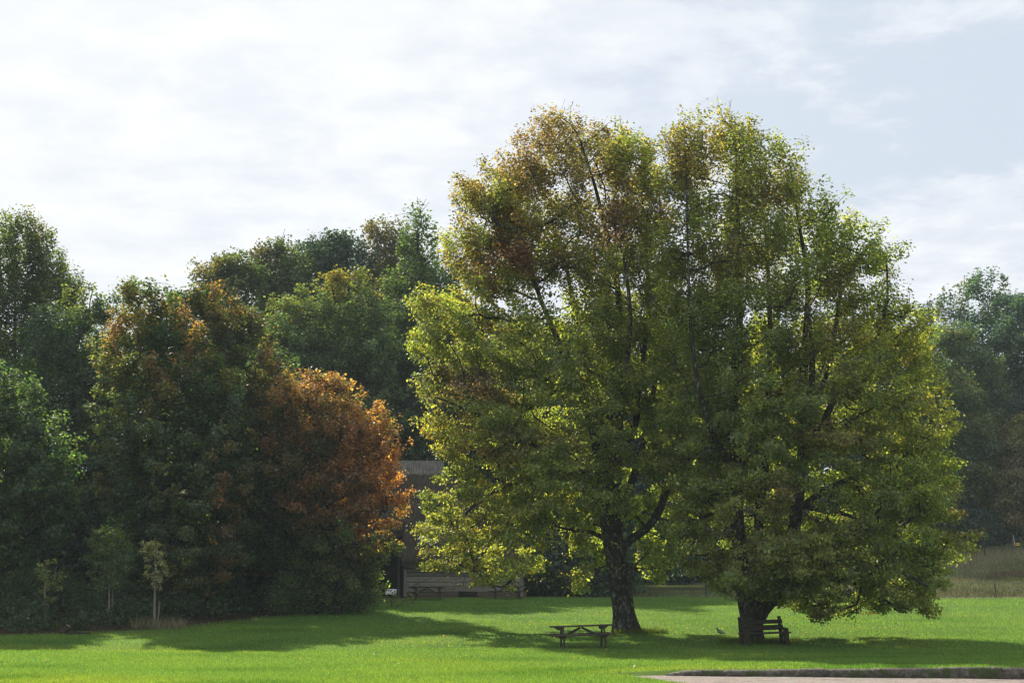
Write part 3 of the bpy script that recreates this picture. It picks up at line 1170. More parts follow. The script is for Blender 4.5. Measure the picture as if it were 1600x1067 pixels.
def woodland():
    # left wood, front to back
    wt_('maple_tree', 'dark green tree leaning into the left edge, its gold-tipped branches in front of the wood', 61, -30,
        [(560, -50, -5), (600, -90, 40), (680, -110, 108), (750, -110, 128), (830, -110, 95), (880, -100, 50)],
        pal(DKGREEN * 1.25, [(GREEN, .2, 1.0), (OLIVE, -.35, 1.0), (GOLD, lambda x, z, C: -1.3 + .9 * sstep(.6, 1, z), 1.1)], seed=41), seed=41, **dict(NEARW, n_lobes=64))
    wt_('maple_tree', 'orange-topped green maple in the middle of the left wood, tallest orange tip', 66, 265,
        [(432, 216, 240), (462, 192, 268), (500, 176, 300), (560, 166, 345), (640, 150, 378), (740, 150, 392), (850, 175, 392), (912, 250, 382)],
        pal(DKGREEN * 1.2, [(GREEN, .1, 1.0), (OLIVE, -.2, .9), (GOLD, lambda x, z, C: -.9 + 1.0 * sstep(.45, 1, z), 1.0), (RUST, lambda x, z, C: -.85 + .5 * sstep(.3, .8, z) + .4 * sstep(.0, .9, x), 1.0), (ORANGE, lambda x, z, C: -1.0 + .95 * sstep(.5, .92, z) + .6 * sstep(.0, .9, x), 1.0)], seed=42), seed=42, **dict(NEARW, n_lobes=130))
    wt_('maple_tree', 'dark maple with rusty red tips between the orange-topped maple and the red-orange maple', 71, 345,
        [(455, 275, 365), (480, 262, 385), (505, 258, 412), (560, 268, 432), (650, 268, 452), (760, 300, 470), (900, 320, 470)],
        pal(DKGREEN * 1.1, [(GREEN, 0, 1.0), (RUST, lambda x, z, C: -.55 + .75 * sstep(.3, .9, z), 1.1), (ORANGE, lambda x, z, C: -.9 + .9 * sstep(.2, .9, x) * sstep(.4, .8, z), 1.0)], seed=43), seed=43, **NEARW)
    wt_('maple_tree', 'rounded red-orange maple at the right end of the left wood, next to the barn', 69, 525,
        [(584, 475, 512), (608, 432, 556), (640, 412, 602), (700, 412, 618), (760, 432, 632), (830, 442, 618), (880, 452, 604), (935, 470, 596)],
        pal(GREEN * .9, [(OLIVE, .1, 1.0), (BROWN * 1.2, lambda x, z, C: -.2 + .5 * sstep(.2, .5, z), 1.0), (RUST * 1.45, lambda x, z, C: -.72 + 1.1 * sstep(.02, .5, z) + .25 * sstep(0, .9, x), 1.0), (ORANGE * 1.25, lambda x, z, C: -1.0 + 1.2 * sstep(.1, .7, z) + .25 * x, 1.0)], seed=44), seed=44, **dict(NEARW, per=120, leaf=.15))
    wt_('maple_tree', 'deep green round-crowned tree pressed behind the left side of the red-orange maple', 75, 430,
        [(545, 395, 450), (600, 370, 470), (680, 350, 495), (780, 340, 520), (880, 350, 530), (930, 360, 520)],
        pal(DKGREEN, [(GREEN, .0, 1.0), (RUST, -1.0, 1.2)], seed=45), seed=45, **NEARW)
    wt_('broadleaf_tree', 'dark green tree between the spiky conifer at the left edge and the orange-topped maple', 76, 120,
        [(448, 122, 165), (482, 92, 195), (520, 38, 202), (600, 15, 215), (700, 5, 220), (800, 0, 230), (900, 10, 220)],
        pal(BLUEG, [(GREEN, .0, 1.0), (OLIVE, lambda x, z, C: -.9 + .5 * sstep(.6, 1, z), 1.0)], seed=46), seed=46, **dict(NEARW, n_lobes=130))
    wt_('conifer_tree', 'tall feathery-topped conifer highest at the left edge', 84, 35,
        [(334, 8, 50), (360, -25, 74), (400, -50, 98), (450, -70, 122), (520, -80, 135), (620, -90, 140), (760, -95, 130), (900, -80, 120)],
        pal(GREEN * .8, [(OLIVE, -.2, 1.0), (BROWN, -.8, 1.0)], seed=47), seed=47, **dict(NEARW, spiky=.8, flat=.5, n_lobes=200, per=130))
    wt_('broadleaf_tree', 'dark tree deep in the left wood, seen low between the two leftmost trees', 82, 200,
        [(520, 150, 230), (600, 100, 290), (700, 90, 310), (800, 80, 320), (900, 80, 320)],
        pal(DKGREEN * .9, [(GREEN, -.2, 1.0)], seed=48), seed=48, **dict(NEARW, per=70, leaf=.2))
    wt_('broadleaf_tree', 'dark tree deep in the left wood, seen under the branches of the dark red-tipped maple', 84, 400,
        [(620, 360, 450), (700, 310, 490), (800, 300, 520), (900, 300, 520)],
        pal(DKGREEN * .9, [(GREEN, -.2, 1.0)], seed=49), seed=49, **dict(NEARW, per=70, leaf=.2))
    # middle: the hill wood behind the barn
    F_ = FARW
    wt_('beech_tree', 'brownish green tree at the left foot of the hill wood, behind the orange-topped maple', 108, 358,
        [(394, 355, 388), (418, 316, 405), (470, 300, 425), (560, 290, 440), (700, 290, 450), (800, 300, 440)],
        pal(GREEN * 1.2, [(OLIVE, .3, 1.0), (GOLD, -.35, 1.2)], seed=51), seed=51, **F_)
    wt_('beech_tree', 'spiky olive tree on the skyline, second from the left in the hill wood', 113, 440,
        [(378, 425, 452), (408, 402, 478), (470, 392, 500), (560, 390, 505), (700, 390, 505)],
        pal(GREEN * 1.1, [(OLIVE, .2, 1.0), (BROWN, -.2, 1.2)], seed=52), seed=52, **dict(F_, spiky=.8))
    wt_('pine_tree', 'dark green flat-topped tree in the middle of the hill wood skyline', 117, 520,
        [(366, 485, 548), (385, 462, 575), (440, 450, 590), (540, 450, 600), (700, 450, 600)],
        pal(BLUEG, [(GREEN, -.1, 1.0), (BROWN, -.4, 1.2)], seed=53), seed=53, **dict(F_, spiky=.8))
    wt_('beech_tree', 'rusty brown thin-leaved tree on the skyline left of the green spire', 120, 608,
        [(345, 592, 622), (366, 570, 648), (420, 560, 660), (520, 560, 670), (700, 560, 670)],
        pal(OLIVE * .8, [(BROWN * 1.3, .3, 1.0), (GOLD, -.7, 1.2)], seed=54), seed=54, **dict(F_, per=52))
    wt_('conifer_tree', 'green pointed spire tree rising beside the large left tree', 106, 655,
        [(328, 650, 657), (352, 642, 670), (390, 622, 692), (440, 608, 712), (520, 598, 730), (620, 596, 740), (720, 596, 745), (800, 600, 740)],
        pal(GREEN * 1.2, [(MIDGREEN * 1.1, .2, 1.0), (OLIVE, -.2, 1.0)], seed=55), seed=55, **dict(F_, spiky=.9, n_lobes=70))
    wt_('beech_tree', 'broad green tree, sunlit tips coloured yellow, in front of the hill wood, above the red-orange maple', 98, 520,
        [(422, 542, 572), (440, 500, 590), (470, 440, 610), (520, 398, 632), (600, 388, 648), (700, 388, 660), (800, 400, 660)],
        pal(GREEN * 1.1, [(BLUEG, -.1, 1.0), (MIDGREEN * 1.3, lambda x, z, C: -.2 + .8 * sstep(.4, .8, z), 1.0), (YELLOW, lambda x, z, C: -.9 + 1.4 * sstep(.6, .95, z), 1.1), (GOLD, lambda x, z, C: -1.5 + 1.2 * sstep(.65, 1, z), 1.1)], seed=56), seed=56, **dict(F_, n_lobes=130, spiky=.35, leaf=.22, per=95))  # yellow towards the top: sunlight through the leaves put into their colour
    wt_('broadleaf_tree', 'dark blue-green tree directly above the ridge of the thatched barn', 101, 680,
        [(468, 640, 705), (520, 612, 745), (600, 600, 770), (700, 600, 790), (800, 610, 790)],
        pal(BLUEG, [(GREEN, .0, 1.0), (MIDGREEN, -.6, 1.0)], seed=57), seed=57, **dict(F_, n_lobes=110, leaf=.22, per=90))
    # behind the two large trees
    back = [(790, 102, 500, 90, 57), (880, 108, 505, 95, 58), (985, 106, 520, 95, 59), (1080, 124, 520, 90, 60), (1180, 126, 505, 95, 61), (1285, 128, 500, 95, 62), (1385, 127, 500, 85, 63)]
    for cx, d, top, hw, sd in back:
        wt_('broadleaf_tree', 'dark blue-green woodland tree glimpsed only through the gaps of the two large trees', d, cx,
            [(top, cx - 25, cx + 25), (top + 50, cx - hw * .7, cx + hw * .7), (top + 130, cx - hw, cx + hw), (top + 260, cx - hw * 1.05, cx + hw * 1.05), (890, cx - hw, cx + hw)],
            pal(BLUEG, [(GREEN, .0, 1.0), (OLIVE, -.7, 1.0)], seed=sd), seed=sd, group='woodland trees behind the two large trees', **dict(F_, n_lobes=90, per=80, leaf=.29))
    # right: bluish haze is put into the leaf colours of the taller trees
    wt_('broadleaf_tree', 'tall thin-topped tree highest on the right skyline, brown twigs at its tip', 136, 1530,
        [(424, 1512, 1545), (452, 1480, 1582), (490, 1462, 1610), (560, 1455, 1625), (700, 1450, 1640), (850, 1460, 1630)],
        pal(BLUEG * 1.5, [(GREEN * 1.2, .1, 1.0), (BROWN * 1.3, lambda x, z, C: -.9 + .8 * sstep(.6, 1, z), 1.1)], seed=71), seed=71, **dict(F_, spiky=.7, per=60, n_lobes=72, leaf=.28))
    wt_('broadleaf_tree', 'dark green tree at the right edge below the tall thin-topped tree', 131, 1600,
        [(452, 1580, 1625), (500, 1548, 1660), (580, 1535, 1690), (700, 1530, 1700), (850, 1540, 1700)],
        pal(BLUEG * 1.4, [(GREEN * 1.2, .1, 1.0), (OLIVE, -.3, 1.0)], seed=72), seed=72, **dict(F_, leaf=.28))
    wt_('broadleaf_tree', 'mid-green rounded tree just right of the large right tree, below the skyline', 128, 1500,
        [(505, 1478, 1522), (550, 1440, 1556), (640, 1430, 1575), (740, 1430, 1580), (850, 1440, 1570)],
        pal(GREEN * 1.3, [(BLUEG * 1.3, .0, 1.0), (OLIVE * 1.2, lambda x, z, C: -.4 + .5 * sstep(.6, 1, z), 1.0)], seed=73), seed=73, **F_)
    wt_('broadleaf_tree', 'low yellowish green tree partly behind the large right tree, above the meadow', 122, 1475,
        [(585, 1452, 1498), (630, 1425, 1528), (710, 1415, 1545), (790, 1420, 1540), (850, 1430, 1520)],
        pal(GREEN * 1.2, [(OLIVE * 1.2, .3, 1.0), (BROWN * 1.2, -.4, 1.0)], seed=74), seed=74, **F_)
    wt_('broadleaf_tree', 'low orange-brown tree at the right edge, at the top of the meadow', 121.5, 1620,
        [(648, 1590, 1650), (680, 1562, 1680), (740, 1540, 1700), (800, 1528, 1710), (838, 1540, 1700)],
        pal(OLIVE * 1.1, [(BROWN * 1.6, .2, 1.0), (GOLD, lambda x, z, C: -.3 + .5 * sstep(.5, 1, z), 1.0)], seed=75), seed=75, **dict(F_, leaf=.22, per=95))
    wt_('pine_tree', 'tiny dark pine top poking out right beside the crown of the large right tree', 150, 1452,
        [(478, 1447, 1453), (495, 1436, 1464), (540, 1425, 1478), (620, 1415, 1485), (700, 1415, 1485)],
        pal(BLUEG, [(BROWN, -.6, 1.0)], seed=76), seed=76, **dict(F_, n_lobes=34, spiky=.6))


woodland()


# ------------------------------------------------------------------ saplings and stakes
def sapling(label, px, py_base, py_top, px_top, d, crown_rows, palette, seed, n_lobes, per, leaf=.10, limbs_extra=(), r0=.05, lobe_r=.2):
    b = at(px, py_base, d)
    pts = [(px, py_base + 3, 0, r0), (px + (px_top - px) * .4, py_base + (py_top - py_base) * .4, 0, r0 * .75), (px_top, py_top, 0, r0 * .25)]
    L = [limb(d, pts)] + [limb(d, q) for q in limbs_extra]
    for P, rad in L:
        P[:, 2] += gz(b[0], d) - b[2]
    dz = gz(b[0], d) - b[2]
    rows = [(z + dz, a, c) for z, a, c in wrows(crown_rows, d)]
    tree('sapling', label, 'young tree', b[0], d, rows, palette, limbs=L, depth=.8, n_lobes=n_lobes, lobe_r=lobe_r, sub=4, per=per, leaf=leaf,
         seed=seed, bark=M_BARKS, sides=8, tip_r=.004, shell=.5, group='young trees planted along the wood')


sapling('thin young tree nearest the left edge, sparse leaves on forked upright twigs', 68, 987, 880, 72, 57.5,
        [(876, 62, 96), (900, 50, 100), (930, 50, 95), (955, 64, 84)], pal(GREEN * 1.6, [(OLIVE, .0, 1), (YELLOW * .8, -.9, 1)], seed=81), 81, 15, 5, .11,
        [[(69, 912, 0, .022), (62, 898, 0, .018), (60, 878, 0, .008)], [(69, 925, 0, .02), (82, 912, .1, .015), (90, 884, .1, .007)]])
sapling('young tree with two thin stems and the densest round green head', 170, 977, 840, 171, 60.5,
        [(825, 150, 188), (850, 135, 205), (880, 132, 205), (915, 145, 190), (925, 160, 180)], pal(GREEN * 1.15, [(MIDGREEN, .0, 1)], seed=82), 82, 44, 14, .12,
        [[(174, 978, .15, .04), (175, 950, .15, .03), (178, 900, 0, .015)]], lobe_r=.30)
sapling('young tree with pale straight stem and silvery leaves, growing beside the wooden stake', 241, 981, 850, 243, 59.5,
        [(847, 218, 246), (862, 220, 262), (880, 226, 268), (900, 228, 258), (920, 236, 248)],
        pal(np.array([.20, .21, .15]), [(OLIVE, -.3, 1), (GOLD, -.9, 1)], seed=83), 83, 20, 8, .11,
        [[(243, 916, 0, .02), (258, 908, 0, .013), (276, 893, 0, .006)]], r0=.06)


def stake(label, px, py, top, d, w=.07):
    a = at(px, py, d)
    g = gz(a[0], d)
    h = (py - top) / F * d
    root = MB()
    n = 8
    root.tube([(0, 0, -.1), (0.02, 0, h * .5), (0.035, 0, h * .94), (0.037, 0, h)], [w * .55, w * .52, w * .5, w * .3], 8)
    o = root.build('wooden_stake', M_STAKE)
    o.location = (a[0], d, g)
    return tag(o, label, 'stake')


stake('short pale wooden stake standing against the silvery young tree', 246, 980, 941, 59.7)
o = stake('thin dark stake at the foot of the dark maple trees', 367, 972, 927, 66.5, .05)
o.data.materials[0] = M_POST


# ------------------------------------------------------------------ benches and tables
def picnic_table_parts(root, detail=True):
    L, Hh = 2.08, .74
    r = random.Random(5)
    top = MB()
    for k in range(5):
        y = -.30 + k * .15
        top.box((r.uniform(-.012, .012), y, Hh - .022 + r.uniform(-.003, .003)), (L, .138, .045))
    top.build('tabletop', M_TABLE, root, .006)
    for s in (-1, 1):
        b = MB()
        for k in (0, 1):
            b.box((s * .02 + (0.03 if s < 0 else -.03), s * (.66 + k * .135), .44 + r.uniform(-.003, .003)), (L, .125, .045))
        b.build('seat', M_TABLE, root, .006)
    for x in (-.69, .69):
        c = MB()
        c.box((x, 0, .672), (.05, .70, .095))
        c.build('top_bearer', M_TABLE, root, .004)
        c = MB()
        c.box((x, 0, .372), (.05, 1.56, .09))
        c.build('seat_bearer', M_TABLE, root, .004)
        for s in (-1, 1):
            MB().beam((x + .052, s * .26, .70), (x + .052, s * .60, -.02), .10, .052, (1, 0, 0)).build('leg', M_TABLE, root, .004)
    for s in (-1, 1):
        MB().beam((s * .02, 0, .665), (s * .56, 0, .40), .07, .11, (0, 1, 0)).build('brace', M_TABLE, root, .004)
    for x in (-.69, .69):
        q = 1 if x > 0 else -1
        for s in (-1, 1):
            for zt, wo, wi, dh, yy in ((.695, .20, .06, .10, .29), (.418, .17, .15, .07, .73)):
                c = MB()
                P = [(x + q * wo, zt), (x - q * wi, zt), (x - q * .03, zt - dh), (x + q * .07, zt - dh)]
                for y in (s * yy - .025, s * yy + .025):
                    c.poly([(a_, y, b_) for a_, b_ in P])
                for k in range(4):
                    (a1, b1), (a2, b2) = P[k], P[(k + 1) % 4]
                    c.poly([(a1, s * yy - .025, b1), (a1, s * yy + .025, b1), (a2, s * yy + .025, b2), (a2, s * yy - .025, b2)])
                c.build('bracket', M_TABLE, root)


def copy_tree(o, parent=None):
    c = o.copy()
    COL.objects.link(c)
    c.parent = parent
    for ch in [q for q in bpy.data.objects if q.parent == o]:
        copy_tree(ch, c)
    return c


a = at(909, 1013, 48.3)
pt = empty('picnic_table', (a[0], 48.3, gz(a[0], 48.3) + .01), (0, R(-1.9), R(4)))
tag(pt, 'dark wooden picnic table on the open lawn in front of the left large tree', 'picnic table', 'wooden picnic tables')
picnic_table_parts(pt)
for px, d, rz, lab in ((667, 84.6, -2, 'wooden picnic table against the left end of the barn wall, near the dark doorway'),
                       (791, 85.0, 3, 'wooden picnic table before the right end of the barn wall, under the hanging leaves')):
    a = at(px, 937, d)
    c = copy_tree(pt)
    c.location = (a[0], d, gz(a[0], d))
    c.rotation_euler = (0, 0, R(rz))
    c['label'] = lab

# bench: chunky timbers, facing the camera and a little to the right
a = at(1190, 998, 50.6)
bn = empty('garden_bench', (a[0] + .02, 50.55, gz(a[0], 50.6) - .02), (0, R(-1.2), R(15)))
tag(bn, 'chunky dark wooden bench in front of the forked trunk of the right large tree', 'bench')
b = MB()
for k, y in enumerate((-.36, -.22, -.08)):
    b.box((.05 * (k == 1), y, .42), (1.86, .125, .055))
b.build('seat', M_BENCH, bn, .008)
MB().box((0, .085, .80), (1.66, .05, .14), Matrix.Rotation(R(-8), 3, 'X')).build('backrest', M_BENCH, bn, .008)
MB().box((0, .055, .60), (1.68, .05, .17), Matrix.Rotation(R(-8), 3, 'X')).build('backrest', M_BENCH, bn, .008)
for x in (-.76, .76):
    MB().beam((x, .02, -.05), (x, .17, .98), .12, .10, (1, 0, 0)).build('back_post', M_BENCH, bn, .015)
    MB().beam((x, -.36, -.05), (x, -.33, .50), .17, .15, (1, 0, 0)).build('leg', M_BENCH, bn, .015)
    MB().beam((x, -.42, .53), (x, .08, .565), .13, .09, (0, 0, 1)).build('armrest', M_BENCH, bn, .015)
    MB().beam((x, -.34, .335), (x, .03, .335), .09, .10, (0, 0, 1)).build('seat_bearer', M_BENCH, bn, .01)


# ------------------------------------------------------------------ barn
def barn():
    W0 = 87.0
    X0, X1 = -19.5, .9
    XD0, XD1 = -10.6, -6.75
    g = gz(-3, W0) - .05
    ez = g + 2.12
    root = empty('thatched_barn', ((X0 + X1) / 2, W0, g))
    tag(root, 'old barn with steep brown thatched roof and grey weathered board walls', 'barn')
    rz, ry = 10.0, 92.2
    slope = (rz - ez) / (ry - W0)
    loc = Vector(root.location)

    def L(p):
        return (p[0] - loc.x, p[1] - loc.y, p[2] - loc.z)

    # board walls (front) - individual overlapping boards
    r = random.Random(7)
    for xa, xb in ((X0 + .5, XD0), (XD1 + .32, X1 - .2)):
        w = MB()
        z = g + .36
        k = 0
        while z < ez + .1:
            h = r.uniform(.24, .36)
            x = xa
            while x < xb:
                ln = min(r.uniform(3.0, 5.5), xb - x)
                if xb - x - ln < .6:
                    ln = xb - x
                w.box(L((x + ln / 2, W0 + r.uniform(0, .02), z + h / 2)), (ln - .012, .03, h - .028), Matrix.Rotation(R(11 + r.uniform(-2, 2)), 3, 'X') @ Matrix.Rotation(R(r.uniform(-.35, .35)), 3, 'Y'))
                x += ln
            z += h
            k += 1
        w.build('board_wall', M_BOARD, root)
    MB().box(L(((XD1 + X1) / 2 + .06, W0 + 5, g + 1.2)), (X1 - XD1 - .6, 9.8, 2.2)).build('dark_backing', M_DARK, root)  # box coloured near-black so the gaps between boards read as shade
    for x in (XD1 + .24, X1 - .3):
        MB().box(L((x, W0 - .02, g + 1.15)), (.17, .16, 2.15)).build('corner_post', M_BOARD, root, .01)
    pl = MB()
    pl.box(L(((XD1 + X1) / 2 + .1, W0 + .03, g + .16)), (X1 - XD1 - .25, .22, .46))
    pl.build('brick_plinth', M_BRICK, root)
    # a dark box stands in for the shaded opening in the plinth
    hx = at(731, 935, W0)[0]
    MB().box(L((hx, W0 - .10, g + .22)), (1.15, .08, .34)).build('low_dark_opening', M_DARK, root)
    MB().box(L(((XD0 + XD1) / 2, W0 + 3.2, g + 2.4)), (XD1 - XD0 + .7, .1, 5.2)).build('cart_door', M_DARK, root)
    pz = at(628.5, 885, W0)
    MB().box(L((XD1 - .16 + 0.0, W0 - .05, g + 1.45)), (.13, .14, 2.9)).build('door_post', M_POST, root, .01)
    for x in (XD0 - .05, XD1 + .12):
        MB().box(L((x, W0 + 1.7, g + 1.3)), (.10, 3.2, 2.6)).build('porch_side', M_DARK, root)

    # thatch: a thick shell built from a height field over the roof plane
    ys = np.linspace(0, 1, 60)
    xs = np.linspace(X0 - .4, X1 + .5, 150)
    rx0, rx1 = X0 + 3.6, -4.75
    V, idx = [], {}
    th = .36
    xs = np.sort(np.concatenate([xs, [XD0 - .01, XD0 + .01, XD1 - .01, XD1 + .01]]))

    def roof(x, t, up):
        # t 0 at the eave, 1 at the ridge
        e = ez - .22
        y = W0 - .38 + (ry - W0 + .38) * t
        z = e + (rz - e) * t
        # hipped ends: limit height by distance from the end
        hz = 1e9
        if x > rx1:
            hz = e + (rz - e) * max(0, (X1 + .5 - x)) / (X1 + .5 - rx1)
        if x < rx0:
            hz = e + (rz - e) * max(0, (x - X0 + .4)) / (rx0 - X0 + .4)
        if z > hz:
            z = hz
        z += .05 * math.sin(x * 2.1 + t * 3) * .6 + .03 * math.sin(x * 7.3 + t * 19) + .03 * math.sin(t * 40 + x)
        return (x, y, z + (th if up else 0) * (1 if up else 0))

    for side in (0, 1):
        P = []
        F_ = []
        nx, ny = len(xs), len(ys)
        for up in (1, 0):
            for x in xs:
                for t in ys:
                    p = roof(x, t, up)
                    if side:
                        p = (p[0], 2 * ry - p[1] + .003, p[2])
                    P.append(L(p))

        def vid(u, i, j):
            return u * nx * ny + i * ny + j

        def open_(i, j):
            xm = (xs[i] + xs[i + 1]) / 2
            return side == 0 and XD0 < xm < XD1 and ys[j] < .30

        for i in range(nx - 1):
            for j in range(ny - 1):
                if open_(i, j):
                    continue
                F_.append([vid(0, i, j), vid(0, i + 1, j), vid(0, i + 1, j + 1), vid(0, i, j + 1)])
                F_.append([vid(1, i, j), vid(1, i, j + 1), vid(1, i + 1, j + 1), vid(1, i + 1, j)])
                for (di, dj, e1, e2) in ((-1, 0, (i, j), (i, j + 1)), (1, 0, (i + 1, j), (i + 1, j + 1)), (0, -1, (i, j), (i + 1, j))):
                    ii, jj = i + di, j + dj
                    if ii < 0 or ii >= nx - 1 or jj < 0 or open_(ii, jj):
                        F_.append([vid(0, *e1), vid(0, *e2), vid(1, *e2), vid(1, *e1)])
        m = MB()
        m.v, m.f = P, F_
        m.build('roof', M_THATCH, root)
    # block-cut ridge band with scalloped lower edge
    m = MB()
    nn = 140
    for sidey in (-1, 1):
        b0 = len(m.v)
        for k in range(nn + 1):
            x = rx0 - .2 + (rx1 - rx0 + .5) * k / nn
            sc_ = .12 * abs(math.sin(k * math.pi / 5))
            for j, (dn, hgt) in enumerate(((0, .62), (.28, .58), (.75, .45), (1.05 + sc_, .43), (1.07 + sc_, .30))):
                y = ry + sidey * dn * .57
                z = rz - dn * slope * .57 + hgt * 1.0 - (.0 if j else .02) + .02 * math.sin(k * 1.7 + j)
                m.v.append(L((x, y, z)))
        for k in range(nn):
            for j in range(4):
                a_ = b0 + k * 5 + j
                m.f.append([a_, a_ + 5, a_ + 6, a_ + 1] if sidey > 0 else [a_, a_ + 1, a_ + 6, a_ + 5])
        for k in (0, nn):
            pass
    for k in (0, nn):
        e1 = [k * 5 + j for j in range(5)]
        e2 = [(nn + 1) * 5 + k * 5 + j for j in range(5)]
        m.f.append(e1[::-1] + e2[1:])
    m.build('ridge_band', M_RIDGE, root)


barn()


# ------------------------------------------------------------------ signs, fences
def board_sign(name, label, px, py, d, w, h, post_h, mat, lean, text=True, rz=0):
    p = at(px, py, d)
    root = empty(name, (p[0], d, gz(p[0], d)), (0, 0, R(rz)))
    tag(root, label, 'sign')
    zc = p[2] - gz(p[0], d)
    rot = Matrix.Rotation(R(lean), 3, 'X')
    MB().box((0, 0, zc), (w, .025, h), rot).build('panel', mat, root, .004)
    pm = MB()
    pm.box((0, .05, (zc + h * .3 - .1) / 2), (.07, .06, zc + h * .3 + .1))
    pm.build('post', M_POST, root, .005)
    if text:
        t = MB()
        for k in range(3):
            t.box(Vector((0, 0, zc)) + rot @ Vector((-.02 * k, -.0145, h * (.22 - .2 * k))), (w * (.72 - .1 * k), .003, h * .07), rot)
        t.build('lettering', M_INK, root)


board_sign('information_board', 'small white information board at the dark doorway of the barn', 611, 924, 83.0, .62, .34, 1, M_WHITE, -30, False)
board_sign('field_sign', 'small yellow sign by the pale post at the top of the meadow', 1590, 850, 116.0, .33, .21, 1, M_YELLOW, 0, True)


def wire_fence(label, pts, heights, n_wires=2):
    P0 = pts[0]
    root = empty('wire_fence', (P0[0], P0[1], gz(*P0[:2])))
    tag(root, label, 'fence')
    o0 = Vector(root.location)
    tops = []
    for (x, y), h in zip(pts, heights):
        g = gz(x, y)
        m = MB()
        m.tube([(x - o0.x, y - o0.y, g - .2 - o0.z), (x - o0.x - .02, y - o0.y, g + h * .5 - o0.z), (x - o0.x - .06, y - o0.y, g + h - o0.z)], [.045, .042, .035], 7)
        m.build('post', M_POST, root)
        tops.append((x - o0.x, y - o0.y - .05, g - o0.z, h))
    for k in range(n_wires):
        m = MB()
        f = .92 - k * .42
        m.tube([(a_, b_, c_ + h_ * f) for a_, b_, c_, h_ in tops], .008, 5)
        m.build('wire', M_WIRE, root)


xs_ = [7.3, 12.0, 16.6, 21.2, 25.8, at(1557, 937, 88.2)[0], 35.0]
wire_fence('thin wire fence on dark posts between the mown lawn and the foot of the meadow', [(x, 88.4 + .2 * math.sin(x)) for x in xs_], [.95, .9, .95, .9, .92, .95, .9])
xs_ = [(at(1478, 870, 112)[0], 112), (at(1539, 862, 113.5)[0], 113.5), (at(1600, 850, 115)[0] + .9, 115)]
wire_fence('wire fence with dark posts high on the meadow below the right wood', xs_, [1.0, 1.05, 1.0])
p = at(1585, 850, 117)
m = MB()
m.tube([(0, 0, -.2), (-.02, 0, .5), (-.05, 0, 1.0)], [.05, .05, .045], 8)
gp = m.build('marker_post', M_GALV)
gp.location = (p[0], 117, gz(p[0], 117))
tag(gp, 'pale grey metal post just left of the yellow sign', 'post')


# ------------------------------------------------------------------ pigeon
def pigeon():
    a = at(1125, 981, 55.2)
    g = gz(a[0], 55.2)
    root = empty('pigeon', (a[0], 55.2, g), (0, 0, R(155)))
    tag(root, 'dark grey pigeon standing on the sunlit lawn between the two large trees', 'bird')
    # body axis runs from the tail (low) to the head (high); x forward
    ax = [(-.20, .075, .006), (-.17, .085, .022), (-.11, .100, .036), (-.05, .120, .058), (.01, .140, .066), (.06, .160, .058),
          (.085, .190, .040), (.100, .222, .030), (.112, .248, .031), (.126, .262, .026), (.142, .262, .015), (.150, .260, .006)]
    m = MB()
    m.tube([(x, 0, z) for x, z, r in ax], [r for x, z, r in ax], 14)
    m.build('body', M_FEATHER, root, smooth=True)
    for s in (-1, 1):
        w = MB()
        n = 10
        pts = [(.06, .172), (.02, .185), (-.05, .168), (-.12, .130), (-.19, .088), (-.14, .094), (-.07, .100), (.0, .112), (.05, .135)]
        w.poly([(x, s * .068 - s * .02 * abs(x) * 4, z) for x, z in pts])
        w.poly([(x, s * .055 - s * .02 * abs(x) * 4, z) for x, z in pts][::-1])
        for i in range(len(pts)):
            (x1, z1), (x2, z2) = pts[i], pts[(i + 1) % len(pts)]
            w.poly([(x1, s * .068 - s * .08 * abs(x1), z1), (x1, s * .055 - s * .08 * abs(x1), z1), (x2, s * .055 - s * .08 * abs(x2), z2), (x2, s * .068 - s * .08 * abs(x2), z2)])
        w.build('wing', M_WING, root)
        MB().tube([(.0, s * .025, .10), (.008, s * .028, .05), (.0, s * .028, .004), (.03, s * .03, .002)], [.010, .005, .005, .004], 6).build('leg', M_BEAK, root)
    MB().tube([(.145, 0, .260), (.160, 0, .257), (.172, 0, .250)], [.007, .005, .001], 6).build('beak', M_BEAK, root)


pigeon()


# ------------------------------------------------------------------ broken logs
def log(label, px, py, d, ln, rad, rz, tilt):
    a = at(px, py, d)
    root = empty('broken_log', (a[0], d, gz(a[0], d) + rad * .6), (0, R(-tilt), R(rz)))
    tag(root, label, 'log', 'broken logs on the grass')
    r = np.random.default_rng(int(px))
    v, f, P, Rr = sweep([(-ln / 2, 0, 0), (0, .04, .02), (ln * .3, .02, .0), (ln / 2, 0, .03)], [rad * .8, rad, rad * .95, rad * .9], 12, r, .12)
    np_mesh('bark', v, f, 4, M_BARK2, root, smooth=True)
    MB().tube([(ln / 2 - .02, 0, .03), (ln / 2 + .012, 0, .03)], rad * .88, 12).build('cut_end', M_CUT, root)


log('dark broken log stump on the grass between the two leftmost young trees', 99, 996, 55.6, .55, .13, 60, 32)
log('thin broken branch lying flat on the grass right of the log stump', 122, 997, 55.2, .95, .05, 8, 0)


